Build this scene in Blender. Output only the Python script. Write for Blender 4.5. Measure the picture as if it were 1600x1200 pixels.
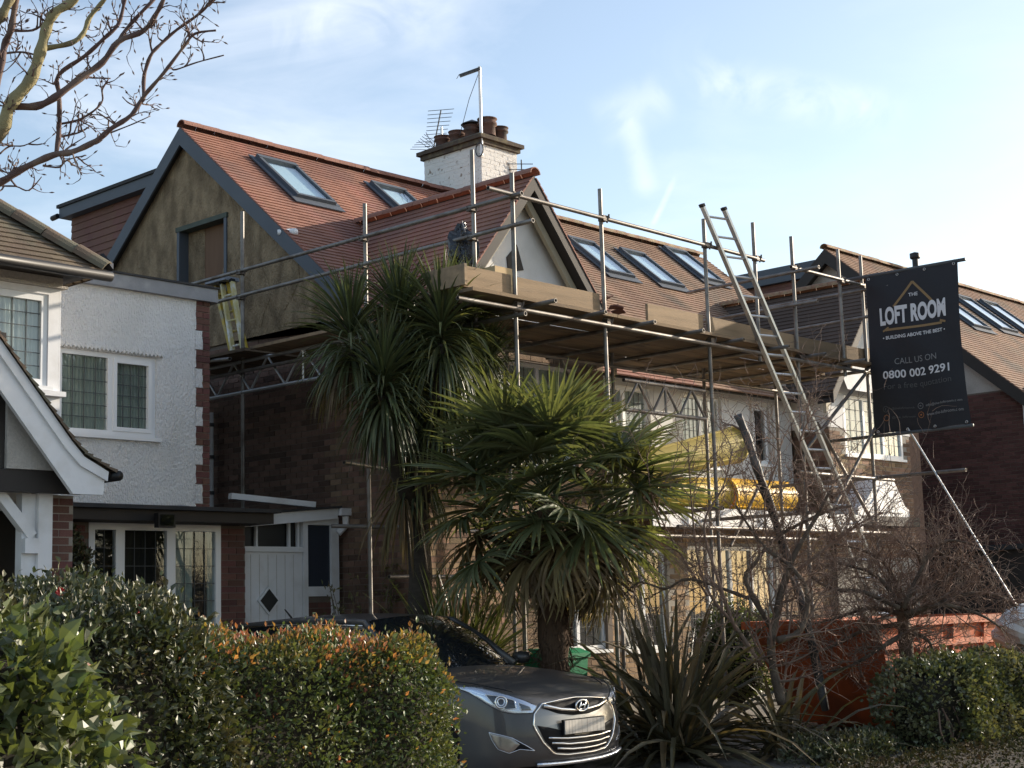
import bpy, math, random
import numpy as np
from mathutils import Vector, Matrix, Euler
from mathutils.bvhtree import BVHTree
random.seed(7); RNG = np.random.default_rng(7)
S = bpy.context.scene
for o in list(bpy.data.objects): bpy.data.objects.remove(o)
COL = S.collection
# ------------------------------------------------------------------ camera
CAM_H = 1.52; FOC = 2388.47
YAW, PITCH, ROLL = (math.radians(a) for a in (42.62846, 8.35669, -1.67247))
FW = Vector((math.cos(YAW)*math.cos(PITCH), math.sin(YAW)*math.cos(PITCH), math.sin(PITCH)))
_rt = Vector((math.sin(YAW), -math.cos(YAW), 0)); _up = _rt.cross(FW)
RT = _rt*math.cos(ROLL)+_up*math.sin(ROLL); UP = _up*math.cos(ROLL)-_rt*math.sin(ROLL)
CAMP = Vector((0, 0, CAM_H))
cam = bpy.data.cameras.new('camera'); cam.sensor_width = 36; cam.sensor_fit = 'HORIZONTAL'
cam.lens = FOC/1600*36; cam.clip_end = 2000; cam.clip_start = .1
camo = bpy.data.objects.new('camera', cam); COL.objects.link(camo); S.camera = camo
camo.matrix_world = Matrix(((RT.x, UP.x, -FW.x, 0), (RT.y, UP.y, -FW.y, 0), (RT.z, UP.z, -FW.z, CAM_H), (0, 0, 0, 1)))
S.render.resolution_x = 1024; S.render.resolution_y = 768
# ------------------------------------------------------------------ light and sky
SUN_AZ = math.radians(16.5); SUN_EL = math.radians(17.5)     # azimuth from +X towards -Y
sdir = Vector((math.cos(SUN_AZ)*math.cos(SUN_EL), -math.sin(SUN_AZ)*math.cos(SUN_EL), math.sin(SUN_EL)))
sun = bpy.data.lights.new('sun', 'SUN'); sun.energy = 2.7; sun.angle = math.radians(.55); sun.color = (1, .88, .72)
suno = bpy.data.objects.new('sun', sun); COL.objects.link(suno); suno.rotation_euler = sdir.to_track_quat('Z', 'Y').to_euler()
suno.location = (30, -10, 30)
W = bpy.data.worlds.new('World'); S.world = W; W.use_nodes = True
nt = W.node_tree; nt.nodes.clear()
def wn(t, **k):
    n = nt.nodes.new(t)
    for a, v in k.items(): setattr(n, a, v)
    return n
sky = wn('ShaderNodeTexSky', sky_type='NISHITA', sun_disc=False, sun_elevation=SUN_EL,
         sun_rotation=math.atan2(sdir.x, sdir.y), air_density=1.0, dust_density=1.1, ozone_density=1.0, altitude=30)
tc = wn('ShaderNodeTexCoord')
mp = wn('ShaderNodeMapping'); mp.inputs['Rotation'].default_value = (0, 0, math.radians(-18)); mp.inputs['Scale'].default_value = (1.6, 3.4, 7.5)
n1 = wn('ShaderNodeTexNoise'); n1.inputs['Scale'].default_value = 1.7; n1.inputs['Detail'].default_value = 7; n1.inputs['Roughness'].default_value = .55; n1.inputs['Distortion'].default_value = .5
n2 = wn('ShaderNodeTexNoise'); n2.inputs['Scale'].default_value = .9; n2.inputs['Detail'].default_value = 3
rp = wn('ShaderNodeMapRange'); rp.inputs['From Min'].default_value = .48; rp.inputs['From Max'].default_value = .85; rp.inputs['To Max'].default_value = .6
rp2 = wn('ShaderNodeMapRange'); rp2.inputs['From Min'].default_value = .35; rp2.inputs['From Max'].default_value = .65
mul = wn('ShaderNodeMath', operation='MULTIPLY'); mx = wn('ShaderNodeMix', data_type='RGBA')
add = wn('ShaderNodeMath', operation='ADD', use_clamp=True); add.inputs[1].default_value = .07
mx.inputs[7].default_value = (6.6, 6.7, 6.9, 1)
bg = wn('ShaderNodeBackground'); bg.inputs[1].default_value = .08; wo = wn('ShaderNodeOutputWorld')
L = nt.links.new
L(tc.outputs['Generated'], mp.inputs[0]); L(mp.outputs[0], n1.inputs[0]); L(tc.outputs['Generated'], n2.inputs[0])
L(n1.outputs[0], rp.inputs[0]); L(n2.outputs[0], rp2.inputs[0]); L(rp.outputs[0], mul.inputs[0]); L(rp2.outputs[0], mul.inputs[1])

# a short vapour trail and a wisp, as great-circle streaks of the sky
def skydir(x, y): return (FW+RT*((x-800)/FOC)-UP*((y-600)/FOC)).normalized()
def streak(p, q, width, amt, src):
    a = skydir(*p); b = skydir(*q); nn = a.cross(b).normalized(); mid = (a+b).normalized(); tt = nn.cross(mid).normalized(); half = abs(a.dot(tt))
    def dotv(v): d = wn('ShaderNodeVectorMath', operation='DOT_PRODUCT'); L_(tc.outputs['Generated'], d.inputs[0]); d.inputs[1].default_value = v; o = wn('ShaderNodeMath', operation='ABSOLUTE'); L_(d.outputs['Value'], o.inputs[0]); return o.outputs[0]
    r1 = wn('ShaderNodeMapRange', interpolation_type='SMOOTHSTEP'); r1.inputs['From Min'].default_value = width; r1.inputs['From Max'].default_value = 0; L_(dotv(nn), r1.inputs[0])
    r2 = wn('ShaderNodeMapRange', interpolation_type='SMOOTHSTEP'); r2.inputs['From Min'].default_value = half; r2.inputs['From Max'].default_value = half*.5; L_(dotv(tt), r2.inputs[0])
    m1 = wn('ShaderNodeMath', operation='MULTIPLY'); L_(r1.outputs[0], m1.inputs[0]); L_(r2.outputs[0], m1.inputs[1]); m0 = wn('ShaderNodeMath', operation='MULTIPLY'); L_(m1.outputs[0], m0.inputs[0]); L_(nz.outputs[0], m0.inputs[1]); m1 = m0; m2 = wn('ShaderNodeMath', operation='MULTIPLY_ADD'); L_(m1.outputs[0], m2.inputs[0]); m2.inputs[1].default_value = amt; L_(src, m2.inputs[2]); return m2.outputs[0]
L_ = L
nz = wn('ShaderNodeMapRange'); nz.inputs['From Min'].default_value = .38; nz.inputs['From Max'].default_value = .62; n3 = wn('ShaderNodeTexNoise'); n3.inputs['Scale'].default_value = 22; n3.inputs['Detail'].default_value = 6; n3.inputs['Distortion'].default_value = 1.2; L_(tc.outputs['Generated'], n3.inputs[0]); L_(n3.outputs[0], nz.inputs[0])
cf = streak((1060, 268), (1008, 378), .003, .42, mul.outputs[0])
for p_, q_, w_, a_ in (((1040, 110), (1440, 190),   .022, .22), ((920, 200), (1060, 140), .022, .2), ((1015, 320), (980, 170), .012, .2), ((300, 70), (760, 0), .03, .14)): cf = streak(p_, q_, w_, a_, cf)
L(cf, add.inputs[0]); L(add.outputs[0], mx.inputs[0]); L(sky.outputs[0], mx.inputs[6]); L(mx.outputs[2], bg.inputs[0]); L(bg.outputs[0], wo.inputs[0])
S.view_settings.view_transform = 'Standard'; S.view_settings.look = 'None'; S.view_settings.gamma = 1; S.view_settings.exposure = 1.5
S.view_settings.use_curve_mapping = False
S.cycles.max_bounces = 8; S.cycles.transparent_max_bounces = 12
# ------------------------------------------------------------------ helpers
def at(x, y, D):                      # a point of the place, D metres deep, seen at photo pixel x, y
    return CAMP+(FW+RT*((x-800)/FOC)-UP*((y-600)/FOC))*D
def link(o): COL.objects.link(o); return o
def tag(o, label=None, cat=None, group=None, kind=None):
    if label: o['label'] = label
    if cat: o['category'] = cat
    if group: o['group'] = group
    if kind: o['kind'] = kind
    return o
BASE = {}
def thing(name, label, cat, loc, group=None):
    o = bpy.data.objects.new(name, None); o.empty_display_size = .2; link(o); o.location = loc; BASE[o.name] = Vector(loc)
    return tag(o, label, cat, group)
def base(p): return BASE[p.name] if p else Vector((0, 0, 0))
def child(name, me, parent, loc=None, rot=None, scale=None):
    """object with a (shared) mesh at a world location under a thing or part whose origin is the thing's base"""
    o = bpy.data.objects.new(name, me); link(o); o.parent = parent
    o.location = (Vector(loc)-base(parent)) if loc is not None else (0, 0, 0)
    if rot is not None: o.rotation_euler = rot
    if scale is not None: o.scale = scale
    BASE[o.name] = base(parent)
    return o
class MB:
    def __init__(s): s.v = []; s.f = []
    def add(s, vs, fs):
        n = len(s.v); s.v += [tuple(v) for v in vs]; s.f += [tuple(i+n for i in f) for f in fs]; return s
    def box(s, x0, x1, y0, y1, z0, z1):
        x0, x1 = sorted((x0, x1)); y0, y1 = sorted((y0, y1)); z0, z1 = sorted((z0, z1))
        return s.add([(x0,y0,z0),(x1,y0,z0),(x1,y1,z0),(x0,y1,z0),(x0,y0,z1),(x1,y0,z1),(x1,y1,z1),(x0,y1,z1)],
                     [(0,3,2,1),(4,5,6,7),(0,1,5,4),(1,2,6,5),(2,3,7,6),(3,0,4,7)])
    def bar(s, p, q, w, h, up=(0, 0, 1)):         # box from p to q, w sideways, h along up
        p = Vector(p); q = Vector(q); d = (q-p).normalized(); r = d.cross(Vector(up))
        if r.length < 1e-4: r = d.cross(Vector((1, 0, 0)))
        r.normalize(); u = r.cross(d); r = r*w/2; u = u*h/2
        return s.add([p-r-u, p+r-u, p+r+u, p-r+u, q-r-u, q+r-u, q+r+u, q-r+u],
                     [(0,3,2,1),(4,5,6,7),(0,1,5,4),(1,2,6,5),(2,3,7,6),(3,0,4,7)])
    def path(s, pts, rad, n=8, cap=True):
        pts = [Vector(p) for p in pts]
        if not hasattr(rad, '__len__'): rad = [rad]*len(pts)
        rings = []; ref = None
        for i, p in enumerate(pts):
            d = (pts[min(i+1, len(pts)-1)]-pts[max(i-1, 0)]).normalized()
            if ref is None:
                ref = d.cross(Vector((0, 0, 1)))
                if ref.length < .05: ref = d.cross(Vector((1, 0, 0)))
            ref = (ref-d*ref.dot(d)).normalized(); b = d.cross(ref)
            rings.append([p+(ref*math.cos(k*2*math.pi/n)+b*math.sin(k*2*math.pi/n))*rad[i] for k in range(n)])
        m = len(s.v); s.v += [tuple(v) for r in rings for v in r]
        for i in range(len(pts)-1):
            for k in range(n): s.f.append((m+i*n+k, m+i*n+(k+1) % n, m+(i+1)*n+(k+1) % n, m+(i+1)*n+k))
        if cap: s.f.append(tuple(m+k for k in reversed(range(n)))); s.f.append(tuple(m+(len(pts)-1)*n+k for k in range(n)))
        return s
    def tube(s, p, q, r, n=10): return s.path([p, q], r, n)
    def hollow(s, p, q, r, n=12):                # scaffold tube with an open end
        p = Vector(p); q = Vector(q); d = (q-p).normalized()
        s.path([p, q], r, n, cap=False); s.path([q, p], r*.82, n, cap=False)
        for e in (p, q):
            a = d.cross(Vector((.31, .2, 1))).normalized(); b = d.cross(a); m = len(s.v)
            for rr in (r, r*.82): s.v += [tuple(e+(a*math.cos(k*2*math.pi/n)+b*math.sin(k*2*math.pi/n))*rr) for k in range(n)]
            for k in range(n): s.f.append((m+k, m+(k+1) % n, m+n+(k+1) % n, m+n+k))
        return s
    def prism(s, poly, ext):
        n = len(poly); e = Vector(ext); a = [Vector(p) for p in poly]
        return s.add(a+[p+e for p in a], [tuple(range(n))[::-1], tuple(range(n, 2*n))]+[(i, (i+1) % n, n+(i+1) % n, n+i) for i in range(n)])
    def lathe(s, prof, c, n=20):
        c = Vector(c); m = len(s.v)
        for r, z in prof: s.v += [tuple(c+Vector((r*math.cos(k*2*math.pi/n), r*math.sin(k*2*math.pi/n), z))) for k in range(n)]
        for i in range(len(prof)-1):
            for k in range(n): s.f.append((m+i*n+k, m+i*n+(k+1) % n, m+(i+1)*n+(k+1) % n, m+(i+1)*n+k))
        return s
    def mesh(s, name, mat, off=(0, 0, 0), smooth=False):
        me = bpy.data.meshes.new(name); off = Vector(off)
        me.from_pydata([tuple(Vector(v)-off) for v in s.v], [], s.f); me.update()
        if smooth: me.polygons.foreach_set('use_smooth', [True]*len(me.polygons))
        me.materials.append(mat); return me
    def build(s, name, mat, parent=None, smooth=False):
        o = child(name, s.mesh(name, mat, base(parent), smooth), parent) if parent else link(bpy.data.objects.new(name, s.mesh(name, mat, (0,0,0), smooth)))
        if not parent: BASE[o.name] = Vector((0, 0, 0))
        return o
    def build_at(s, name, mat, loc, smooth=False):   # a top-level one-mesh thing with its origin at its base
        o = link(bpy.data.objects.new(name, s.mesh(name, mat, loc, smooth))); o.location = loc; BASE[o.name] = Vector(loc); return o
def np_mesh(name, V, faces_per, mat, off=(0, 0, 0), smooth=False):
    """V: (N,k,3) vertex blocks; faces_per: list of quads/tris indexing one block"""
    N, k, _ = V.shape; me = bpy.data.meshes.new(name)
    F = np.array(faces_per, dtype=np.int64); m = F.shape[1]
    idx = (F[None]+(np.arange(N)*k)[:, None, None]).reshape(-1)
    me.vertices.add(N*k); me.vertices.foreach_set('co', (V-np.array(off)).astype(np.float32).reshape(-1))
    nf = N*F.shape[0]; me.loops.add(nf*m); me.loops.foreach_set('vertex_index', idx.astype(np.int32))
    me.polygons.add(nf); me.polygons.foreach_set('loop_start', (np.arange(nf)*m).astype(np.int32))
    try: me.polygons.foreach_set('loop_total', np.full(nf, m, np.int32))
    except Exception: pass
    me.update(calc_edges=True)
    me.polygons.foreach_set('use_smooth', np.full(nf, bool(smooth)))
    me.materials.append(mat); return me
# ------------------------------------------------------------------ materials
def mat(name, c, rough=.75, var=.18, scale=3., isl=0, obr=0, bump=0, bs=60, metal=0, spec=.35, c2=None, c2s=1.2, lo=.5, hi=.68, hue=0, det=6, stretch=None, coat=0, bdist=.02):
    m = bpy.data.materials.new(name); m.use_nodes = True; t = m.node_tree; N = t.nodes; K = t.links.new
    P = N['Principled BSDF']; P.inputs['Roughness'].default_value = rough; P.inputs['Metallic'].default_value = metal
    P.inputs['Specular IOR Level'].default_value = spec; P.inputs['Coat Weight'].default_value = coat; P.inputs['Coat Roughness'].default_value = .04
    co = N.new('ShaderNodeTexCoord').outputs['Object']
    if stretch:
        q = N.new('ShaderNodeMapping'); q.inputs['Scale'].default_value = stretch; K(co, q.inputs[0]); co = q.outputs[0]
    def noise(sc, d=det):
        n = N.new('ShaderNodeTexNoise'); n.inputs['Scale'].default_value = sc; n.inputs['Detail'].default_value = d; K(co, n.inputs[0]); return n.outputs[0]
    def math_(op, a, b, cl=False):
        n = N.new('ShaderNodeMath'); n.operation = op; n.use_clamp = cl
        for i, v in enumerate((a, b)):
            if isinstance(v, (int, float)): n.inputs[i].default_value = v
            else: K(v, n.inputs[i])
        return n.outputs[0]
    f = math_('ADD', math_('MULTIPLY', math_('SUBTRACT', noise(scale), .5), 2.6*var), 1.)
    rnd = None
    if isl: rnd = N.new('ShaderNodeNewGeometry').outputs['Random Per Island']; f = math_('MULTIPLY', f, math_('ADD', math_('MULTIPLY', math_('SUBTRACT', rnd, .5), 2*isl), 1.))
    if obr: rnd = N.new('ShaderNodeObjectInfo').outputs['Random']; f = math_('MULTIPLY', f, math_('ADD', math_('MULTIPLY', math_('SUBTRACT', rnd, .5), 2*obr), 1.))
    base_c = None
    rgb = N.new('ShaderNodeRGB'); rgb.outputs[0].default_value = (*c, 1); base_c = rgb.outputs[0]
    if c2:
        r = N.new('ShaderNodeMapRange'); r.inputs['From Min'].default_value = lo; r.inputs['From Max'].default_value = hi; K(noise(c2s), r.inputs[0])
        x = N.new('ShaderNodeMix'); x.data_type = 'RGBA'; K(r.outputs[0], x.inputs[0]); K(base_c, x.inputs[6]); x.inputs[7].default_value = (*c2, 1); base_c = x.outputs[2]
    if hue and rnd is not None:
        h = N.new('ShaderNodeHueSaturation'); K(base_c, h.inputs['Color']); K(math_('ADD', math_('MULTIPLY', math_('SUBTRACT', math_('FRACT', math_('MULTIPLY', rnd, 7.31), 0), .5), hue), .5), h.inputs['Hue']); base_c = h.outputs[0]
    s = N.new('ShaderNodeVectorMath'); s.operation = 'SCALE'; K(base_c, s.inputs[0]); K(f, s.inputs['Scale']); K(s.outputs[0], P.inputs['Base Color'])
    if bump:
        b = N.new('ShaderNodeBump'); b.inputs['Strength'].default_value = bump; b.inputs['Distance'].default_value = bdist; K(noise(bs, 4), b.inputs['Height']); K(b.outputs[0], P.inputs['Normal'])
    return m
def leafmat(name, c, c2=None, rough=.4, isl=.35, hue=.05, trans=.25, spec=.5):
    m = mat(name, c, rough, .12, 6, isl=isl, hue=hue, spec=spec, c2=c2, c2s=2.5, lo=.45, hi=.62)
    t = m.node_tree; N = t.nodes; P = N['Principled BSDF']; T = N.new('ShaderNodeBsdfTranslucent'); x = N.new('ShaderNodeMixShader'); x.inputs[0].default_value = trans
    src = P.inputs['Base Color'].links[0].from_socket
    v = N.new('ShaderNodeVectorMath'); v.operation = 'MULTIPLY'; v.inputs[1].default_value = (1.5, 1.5, .7); t.links.new(src, v.inputs[0]); t.links.new(v.outputs[0], T.inputs[0])
    t.links.new(P.outputs[0], x.inputs[1]); t.links.new(T.outputs[0], x.inputs[2]); t.links.new(x.outputs[0], N['Material Output'].inputs[0]); return m
def glassmat(name, tint=(.75, .8, .8), refl=1.0, rough=.02, tr=.75, base_r=.07):
    m = bpy.data.materials.new(name); m.use_nodes = True; t = m.node_tree; N = t.nodes; N.clear(); K = t.links.new
    o = N.new('ShaderNodeOutputMaterial'); x = N.new('ShaderNodeMixShader'); T = N.new('ShaderNodeBsdfTransparent'); G = N.new('ShaderNodeBsdfGlossy'); F = N.new('ShaderNodeLayerWeight')
    T.inputs[0].default_value = (*[v*tr for v in tint], 1); G.inputs['Roughness'].default_value = rough; G.inputs[0].default_value = (refl, refl, refl, 1); F.inputs[0].default_value = .5
    b = N.new('ShaderNodeBump'); b.inputs['Strength'].default_value = .06; b.inputs['Distance'].default_value = .02; z = N.new('ShaderNodeTexNoise'); z.inputs['Scale'].default_value = 2.5
    c = N.new('ShaderNodeTexCoord'); K(c.outputs['Object'], z.inputs[0]); K(z.outputs[0], b.inputs['Height']); K(b.outputs[0], G.inputs['Normal'])
    pw = N.new('ShaderNodeMath'); pw.operation = 'POWER'; K(F.outputs['Facing'], pw.inputs[0]); pw.inputs[1].default_value = 3.2; ml = N.new('ShaderNodeMath'); ml.operation = 'MULTIPLY_ADD'; K(pw.outputs[0], ml.inputs[0]); ml.inputs[1].default_value = .8; ml.inputs[2].default_value = base_r; K(ml.outputs[0], x.inputs[0]); K(T.outputs[0], x.inputs[1]); K(G.outputs[0], x.inputs[2]); K(x.outputs[0], o.inputs[0]); return m
MT = dict(
 red_tile=mat('red_clay_tile', (.275, .128, .090), .8, .24, 1.1, isl=.13, hue=.012, bump=.15, bs=60, c2=(.225, .115, .09), c2s=.9, lo=.48, hi=.62),
 brown_tile=mat('brown_clay_tile', (.235, .142, .095), .85, .25, 1.6, isl=.13, hue=.012, bump=.12, bs=60, c2=(.16, .12, .09), c2s=1.1),
 old_tile=mat('weathered_tile', (.135, .10, .07), .9, .25, 2.5, isl=.16, hue=.02, bump=.4, bs=70, c2=(.12, .115, .08), c2s=2),
 hung_tile=mat('hung_tile', (.155, .075, .058), .8, .15, 2, isl=.12, hue=.02, bump=.3, bs=90),
 red_ridge=mat('red_ridge', (.25, .122, .09), .8, .18, 4, obr=.12, bump=.3, bs=60),
 brown_ridge=mat('brown_ridge', (.27, .155, .095), .85, .2, 4, obr=.2, bump=.3, bs=60, c2=(.3, .26, .16), c2s=5),
 slate_paint=mat('slate_grey_board', (.075, .088, .108), .6, .12, 3, bump=.08, bs=30),
 dark_board=mat('dark_brown_board', (.035, .03, .027), .7, .2, 4),
 cream_board=mat('cream_board', (.42, .37, .27), .7, .15, 5, bump=.1),
 scratch=mat('sand_cement_render', (.30, .225, .14), .95, .45, 4.5, bump=1.0, bs=26, bdist=.05, c2=(.19, .138, .084), c2s=2.6, lo=.42, hi=.6, stretch=(1, 1.5, .8)),
 mortar=mat('mortar', (.30, .27, .23), .95, .15, 9, bump=.3, bs=120),
 mortar_dark=mat('dark_mortar', (.16, .13, .105), .95, .2, 9, bump=.3, bs=120),
 brick_red=mat('red_brick', (.13, .06, .049), .85, .22, 14, isl=.3, obr=.28, hue=.03, bump=.4, bs=110),
 brick_brown=mat('brown_brick', (.175, .108, .075), .88, .25, 12, isl=.45, obr=.4, hue=.04, bump=.4, bs=110),
 brick_stock=mat('stock_brick', (.22, .14, .085), .88, .25, 12, isl=.4, obr=.4, hue=.04, bump=.4, bs=110),
 roughcast=mat('white_roughcast', (.83, .83, .825), .9, .05, 2, bump=1.0, bs=34, det=5, bdist=.05, c2=(.72, .72, .70), c2s=.9, stretch=(1.6, 1.6, .7)),
 white_render=mat('white_render', (.72, .71, .69), .9, .06, 2, bump=.25, bs=70, c2=(.6, .585, .55), c2s=1.1),
 pebble=mat('pebbledash', (.50, .47, .43), .95, .2, 40, bump=.6, bs=90, c2=(.40, .37, .33), c2s=2),
 upvc=mat('white_plastic_frame', (.80, .81, .82), .35, .03, 3, spec=.5),
 white_paint=mat('white_gloss_paint', (.76, .76, .77), .5, .07, 3, c2=(.62, .61, .6), c2s=3, bump=.06),
 lead=mat('lead_came', (.07, .075, .08), .55, .1, 10),
 leadsheet=mat('lead_flashing', (.24, .25, .27), .6, .2, 5, bump=.15, bs=20, c2=(.34, .35, .36), c2s=3),
 felt=mat('roof_felt', (.045, .045, .047), .9, .3, 4, bump=.3, bs=80),
 black=mat('black_plastic', (.012, .012, .013), .45, .15, 6),
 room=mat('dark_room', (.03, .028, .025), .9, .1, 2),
 curtain=mat('net_curtain', (.82, .84, .80), .9, .08, 3),
 curtain_dim=mat('dim_blind', (.50, .53, .47), .9, .12, 3, c2=(.38, .40, .36), c2s=1.4),
 ply=mat('brown_boarding', (.15, .085, .05), .8, .15, 2, bump=.1, stretch=(6, 6, .8)),
 steel=mat('galvanised_tube', (.215, .20, .185), .5, .3, 7, metal=.6, c2=(.12, .10, .085), c2s=5, lo=.45, hi=.7, obr=.15),
 coupler=mat('steel_coupler', (.12, .10, .085), .6, .3, 14, metal=.5, obr=.2),
 alu=mat('aluminium', (.55, .55, .54), .34, .12, 6, metal=.8),
 plank=mat('scaffold_board', (.245, .175, .108), .85, .35, 2.2, obr=.3, bump=.25, bs=25, stretch=(.5, 6, 6), c2=(.15, .115, .08), c2s=1.3),
 under_plank=mat('worn_scaffold_board', (.22, .155, .095), .9, .3, 2.2, obr=.35, bump=.25, bs=25, stretch=(.6, 6, 6), c2=(.12, .09, .065), c2s=1.3),
 timber=mat('new_timber', (.52, .38, .21), .8, .12, 3, stretch=(1, 5, 5)),
 shade_tile=mat('shade_toned_tile', (.085, .062, .05), .9, .2, 1.6, isl=.08, bump=.2, bs=60),  # tile colour darkened to stand for the shade on the right gable
 glass=glassmat('window_glass', tr=.93), sky_glass=glassmat('skylight_glass', tint=(.85, .97, 1), tr=.95, refl=1, base_r=.12),
 terracotta=mat('terracotta_pot', (.12, .062, .046), .85, .25, 7, c2=(.06, .05, .045), c2s=4, bump=.3),
 soot_brick=mat('sooty_brick', (.085, .065, .05), .95, .3, 8, bump=.5, bs=60, c2=(.16, .135, .08), c2s=5),
 chimney_white=mat('flaking_white_paint', (.70, .68, .65), .9, .08, 5, bump=.5, bs=40, c2=(.30, .245, .20), c2s=9, lo=.60, hi=.66),
 sky_sheet=mat('sky_reflection_tone', (.62, .68, .68), .6, .05, 2),  # pale tone standing in for sky reflected in the roof windows
)
# ------------------------------------------------------------------ builders for houses
def P3(ax, plane, u, d, z): return (u, plane+d, z) if ax == 'Y' else (plane+d, u, z)
def abox(mb, ax, plane, u0, u1, d0, d1, z0, z1):
    a = P3(ax, plane, u0, d0, z0); b = P3(ax, plane, u1, d1, z1); return mb.box(a[0], b[0], a[1], b[1], a[2], b[2])
def wall(parent, name, ax, plane, u0, u1, z0, z1, ops, m, depth=.14):
    """sheet with real openings and reveals; d grows into the house"""
    us = sorted({u0, u1, *[v for o in ops for v in o[:2] if u0 < v < u1]}); zs = sorted({z0, z1, *[v for o in ops for v in o[2:4] if z0 < v < z1]}); mb = MB()
    for i in range(len(us)-1):
        for k in range(len(zs)-1):
            cu = (us[i]+us[i+1])/2; cz = (zs[k]+zs[k+1])/2
            if any(o[0] < cu < o[1] and o[2] < cz < o[3] for o in ops): continue
            mb.add([P3(ax, plane, u, 0, z) for u, z in ((us[i], zs[k]), (us[i+1], zs[k]), (us[i+1], zs[k+1]), (us[i], zs[k+1]))], [(0, 1, 2, 3)])
    for a, b, c, d in [o[:4] for o in ops]:
        for (p, q) in (((a, c), (b, c)), ((b, c), (b, d)), ((b, d), (a, d)), ((a, d), (a, c))):
            mb.add([P3(ax, plane, p[0], 0, p[1]), P3(ax, plane, q[0], 0, q[1]), P3(ax, plane, q[0], depth, q[1]), P3(ax, plane, p[0], depth, p[1])], [(0, 1, 2, 3)])
    return mb.build(name, m, parent)
BRK = {}
def brickwork(part, ax, plane, u0, u1, z0, z1, ops, m, nind=300, near=None, pr=.007):
    """bricks standing proud of their mortar bed: the nearest ones single objects, the rest one mesh"""
    pos = []; r = 0; z = z0
    while z+.065 <= z1+.01:
        u = u0-(.1125 if r % 2 else 0)
        while u < u1:
            a = max(u, u0); b = min(u+.215, u1)
            if b-a > .05 and not any(a < o[1]-.01 and b > o[0]+.01 and z < o[3]-.01 and z+.065 > o[2]+.01 for o in ops): pos.append((a, b, z))
            u += .225
        z += .075; r += 1
    def key(p):
        c = Vector(P3(ax, plane, (p[0]+p[1])/2, 0, p[2])); return (c-(Vector(near) if near else CAMP)).length
    pos.sort(key=key); rest = MB()
    for i, (a, b, z) in enumerate(pos):
        j = random.uniform(-.002, .003)
        if i < nind:
            w = round(b-a, 3); k = (ax, w, m.name)
            if k not in BRK:
                q = MB(); abox(q, ax, 0, -w/2, w/2, -pr, .03, -.0325, .0325); BRK[k] = q.mesh('brick', m)
            child('brick', BRK[k], part, P3(ax, plane, (a+b)/2, j, z+.0325))
        else: abox(rest, ax, plane, a, b, -pr+j, .03, z, z+.065)
    if rest.v: tag(rest.build('brickwork', m, part), kind='stuff')
def inside(p, poly):
    x, y = p; c = False; n = len(poly)
    for i in range(n):
        (x0, y0), (x1, y1) = poly[i], poly[i-1]
        if (y0 > y) != (y1 > y) and x < (x1-x0)*(y-y0)/(y1-y0)+x0: c = not c
    return c
def courses(part, O, a, b, poly, m, w=.165, g=.1, th=.013, name='tile_course', holes=()):
    """rows of overlapping plain tiles; a runs along the eave, b up the slope, poly in (a, b) metres"""
    O = Vector(O); a = Vector(a).normalized(); b = Vector(b).normalized(); n = a.cross(b)
    if n.z < -1e-6: n = -n
    elif abs(n.z) < 1e-6 and n.dot(CAMP-O) < 0: n = -n
    s0, s1 = min(p[0] for p in poly), max(p[0] for p in poly); t0, t1 = min(p[1] for p in poly), max(p[1] for p in poly)
    r = 0; t = t0; objs = []
    while t < t1-.02:
        runs = [[]]; V = runs[0]; s = s0-(w/2 if r % 2 else 0)
        while s < s1:
            lo = max(s+.0004, s0); hi = min(s+w-.0004, s1); c = ((lo+hi)/2, t+g*.5)
            if hi-lo > .03 and inside(c, poly) and not any(h[0] < c[0] < h[1] and h[2] < c[1] < h[3] for h in holes):
                j = random.gauss(0, .0007); k = random.gauss(0, .0007); dz = random.gauss(0, .0012); top = min(t+g*1.06, t1+.02)
                L0 = th*1.9; L1 = th*.75
                q = []
                for (ss, tt, nn) in ((lo, t+dz, L0+j), (hi, t+dz, L0+k), (hi, top, L1), (lo, top, L1), (lo, t+dz, .0), (hi, t+dz, .0), (hi, top, -.004), (lo, top, -.004)):
                    q.append(tuple(O+a*ss+b*tt+n*nn))
                V.append(q)
            elif V: V = []; runs.append(V)
            s += w
        for V in runs:
            if not V: continue
            me = np_mesh(name, np.array(V), [(0, 1, 2, 3), (0, 4, 5, 1), (1, 5, 6, 2), (3, 7, 4, 0)], m, base(part)); objs.append(child(name, me, part))
        t += g; r += 1
    return objs
def ridge(part, p, q, m, r=.10, pitch=.33, name='ridge_tile', drop=.055):
    """half-round ridge or hip tiles, each one an object"""
    p = Vector(p); q = Vector(q); d = (q-p); n = max(1, round(d.length/pitch)); L = d.length/n; d.normalize(); side = d.cross(Vector((0, 0, 1))).normalized(); up = side.cross(d)
    mb = MB(); K = 9
    ring = [(math.cos(math.pi*k/(K-1)), math.sin(math.pi*k/(K-1))) for k in range(K)]
    for off, rr in ((-L/2+.004, r), (L/2-.004, r*1.04)):
        mb.v += [tuple(d*off+side*c*rr+up*(s*rr*.9-drop)) for c, s in ring]+[tuple(d*off+side*c*(rr-.016)+up*(s*(rr-.016)*.9-drop)) for c, s in ring]
    for k in range(K-1): mb.f += [(k, k+1, 2*K+k+1, 2*K+k), (k, K+k, K+k+1, k+1), (2*K+k, 2*K+k+1, 3*K+k+1, 3*K+k)]
    me = mb.mesh(name, m, smooth=False)
    for i in range(n): child(name, me, part, p+d*(L*(i+.5))+Vector((0, 0, random.gauss(0, .003))))
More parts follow.
